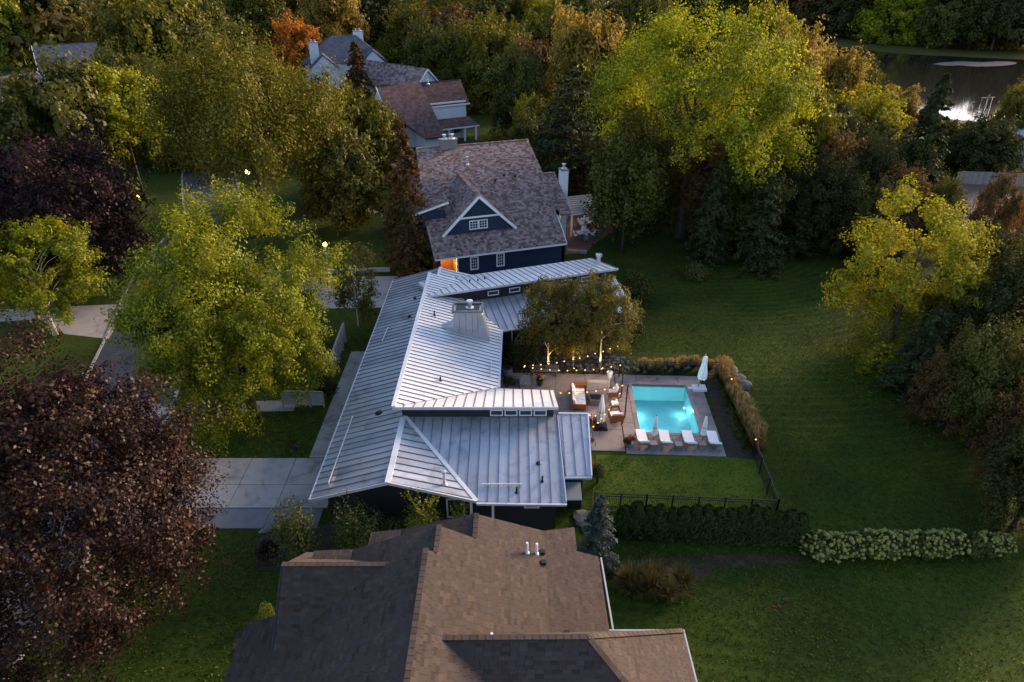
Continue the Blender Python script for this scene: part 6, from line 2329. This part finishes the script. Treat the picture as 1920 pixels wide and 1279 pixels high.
# ------------------------------------------------------------------ pergola terrace of the navy house
sheet('brick_terrace', [at(1060, 478), at(1098, 474), at(1122, 452), at(1149, 436), at(1148, 420), at(1128, 398), at(1065, 398)], .02, M['brick'])
m = MB()
m.beam(at(1064, 473) + Vector((0, 0, .15)), at(1100, 475) + Vector((0, 0, .15)), .5, .3)
o = m.build('terrace_kerb', M['concrete'])
o['kind'] = 'structure'
pg = at(1095, 425)
PO = Vector((pg.x, pg.y, 0))
t = thing('pergola', 'white wooden pergola over the brick terrace of the navy house', 'pergola', PO)
def loc(px, py, z):
    return at(px, py, z) - PO
A_, B_, C_, D_ = loc(1062, 371, 2.7), loc(1106, 366, 2.7), loc(1127, 396, 2.7), loc(1069, 403, 2.7)
for k in range(9):
    s = k / 8
    m = MB()
    m.beam(A_.lerp(D_, s) - (B_ - A_) * .02, B_.lerp(C_, s) + (B_ - A_) * .06, .10, .2)
    m.build('rafter', M['white'], t)
for a, b in ((A_.lerp(B_, .06), D_.lerp(C_, .06)), (A_.lerp(B_, .94), D_.lerp(C_, .94))):
    m = MB()
    m.beam(a + Vector((0, 0, -.2)), b + Vector((0, 0, -.2)), .12, .2)
    m.build('beam', M['white'], t)
for q in (A_.lerp(B_, .94), D_.lerp(C_, .94), A_.lerp(B_, .06), D_.lerp(C_, .06), A_.lerp(B_, .94).lerp(D_.lerp(C_, .94), .5)):
    m = MB()
    m.box((q.x, q.y, -.0), (.22, .22, 2.5))
    m.build('post', M['white'], t)
p = at(1094, 446)
t = thing('terrace_table', 'pale square table with closed parasol on the brick terrace', 'table', p, R(20))
m = MB()
m.box((0, 0, .7), (1.7, 1.1, .06))
m.build('top', M['white'], t)
for x, y in ((-.7, -.4), (.7, -.4), (-.7, .4), (.7, .4)):
    m = MB()
    m.box((x, y, 0), (.07, .07, .7))
    m.build('leg', M['greywood'], t)
parasol('closed pale parasol standing through the terrace table', (p.x, p.y, 0), 2.9, .95, .30, M['greywood'], 'disc', seed=9)
for i, (dx, dy, rz) in enumerate(((-1.0, -.1, 0), (1.15, .2, 180), (.2, -1.0, 90), (.2, 1.1, 270))):
    seat('terrace_chair', 'small wooden chair at the terrace table, ' + ('left', 'right', 'near', 'far')[i] + ' side', (p.x + dx, p.y + dy, .02), R(rz), .5, .5, 1, 'terrace chairs', arm=False, wood='greywood')
q = at(1098, 424)
seat('terrace_sofa', 'pale slatted sofa under the pergola', (q.x, q.y, .02), R(-70), 2.2, .8, 2, wood='greywood')
# sprinkler spray on the far front lawn: fans of droplets
def spray(label, px, py, ang, Rr, seed):
    p = at(px, py)
    r = np.random.default_rng(seed)
    n = 2600
    t = r.random(n) ** .8
    a = R(ang) + r.normal(scale=.16, size=n)
    d = t * Rr
    z = 2.0 * t * (1 - t) * Rr * .45 + r.normal(scale=.10, size=n) * t
    C = np.stack([p.x + np.cos(a) * d, p.y + np.sin(a) * d, np.maximum(z, .02)], 1)
    V = kites(r, C, unit(r, n), .035, asp=.9)
    o = link('sprinkler_spray', shrub_mesh(V, 'drops', 'spray'))
    tag(o, label, 'spray', kind='stuff')
G['drops'] = leaf_mat('drops', [(.6, .62, .65), (.75, .77, .8)], .5)
spray('arc of sprinkler water over the grass right of the willow', 590, 385, 50, 6.5, 1)
spray('second arc of sprinkler water nearer the rusty conifer', 640, 425, 40, 6.0, 2)

# ------------------------------------------------------------------ standing grass on the nearer lawns
def lawn_grass():
    r = np.random.default_rng(321)
    n = 130000
    X, Y = r.uniform(-25, 44, n), r.uniform(14, 66, n)
    k = ~((X > -14) & (X < 5) & (Y > 28.5) & (Y < 62))                    # house
    k &= ~((X > -26) & (X < -11) & (Y > 29.4) & (Y < 36.2))               # driveway
    k &= ~((X > -28) & (X < -13) & (Y > 40.5) & (Y < 45))                 # cross walk
    k &= ~((X > 1) & (X < 15.6) & (Y > 36) & (Y < 50))                    # pool and patio
    k &= ~((X > 14) & (X < 18) & (Y > 36) & (Y < 48))
    k &= ~((X > -12) & (X < 7.2) & (Y < 25))                              # brown house
    k &= ~((X < -25) | (Y > 75))
    k &= ~((X < -12) & (Y > 57))
    k &= ~((Y > 52) & (X < 11))
    X, Y = X[k], Y[k]
    m_ = len(X)
    a = r.uniform(0, 6.283, m_)
    h = r.uniform(.03, .075, m_)
    w = r.uniform(.018, .034, m_)
    ln = r.normal(scale=.05, size=(m_, 2))
    V = np.empty((m_, 4, 3))
    dx, dy = np.cos(a) * w, np.sin(a) * w
    z0 = np.full(m_, .012)
    fresh = (X > 4.6) & (X < 17) & (Y > 31) & (Y < 36.3)
    V[:, 0] = np.stack([X - dx, Y - dy, z0], 1)
    V[:, 1] = np.stack([X + dx, Y + dy, z0], 1)
    V[:, 2] = np.stack([X + dx * 1.4 + ln[:, 0], Y + dy * 1.4 + ln[:, 1], z0 + h], 1)
    V[:, 3] = np.stack([X - dx * 1.4 + ln[:, 0], Y - dy * 1.4 + ln[:, 1], z0 + h], 1)
    tag(link('grass', shrub_mesh(V[~fresh], 'turf', 'grass')), 'short green grass standing on the wide lawns', 'grass', kind='stuff')
    tag(link('pool_grass', shrub_mesh(V[fresh], 'turf_fresh', 'pool_grass')), 'fresh bright grass inside the pool fence', 'grass', kind='stuff')
G['turf_fresh'] = leaf_mat('blade_fresh', [(.05, .08, .006), (.085, .125, .010), (.13, .15, .016)], .3, .3)
G['turf'] = leaf_mat('blade_turf', [(.028, .044, .004), (.052, .078, .006), (.09, .10, .010)], .3, .25)
lawn_grass()

# ------------------------------------------------------------------ fallen leaves
def litter(label, cx_, cy_, rad, n, leaf, seed):
    r = np.random.default_rng(seed)
    a = r.uniform(0, 6.283, n)
    d = rad * np.abs(r.normal(scale=.55, size=n))
    C = np.stack([cx_ + np.cos(a) * d, cy_ + np.sin(a) * d, r.uniform(.025, .05, n)], 1)
    k = ~((C[:, 0] > -14.0) & (C[:, 0] < 5) & (C[:, 1] > 28.5) & (C[:, 1] < 60))
    nn = unit(r, n) * .35
    nn[:, 2] = 1
    V = kites(r, C[k], nn[k], .13)
    tag(link('fallen_leaves', shrub_mesh(V, leaf, 'fallen_leaves')), label, 'leaves', kind='stuff')
litter('yellow leaves fallen on the grass under the left maple', -20, 41, 8, 1500, 'maple', 1)
litter('leaves fallen on the back lawn below the tallest maple', 20, 66, 12, 1600, 'gold', 2)
litter('yellow leaves fallen round the split yellow tree', 29, 47, 9, 1300, 'yellow', 3)
litter('brown leaves fallen beside the driveway and dark maple', -16, 27, 7, 900, 'brown', 4)
litter('few leaves scattered over the near right lawn', 14, 24, 10, 500, 'brown', 5)
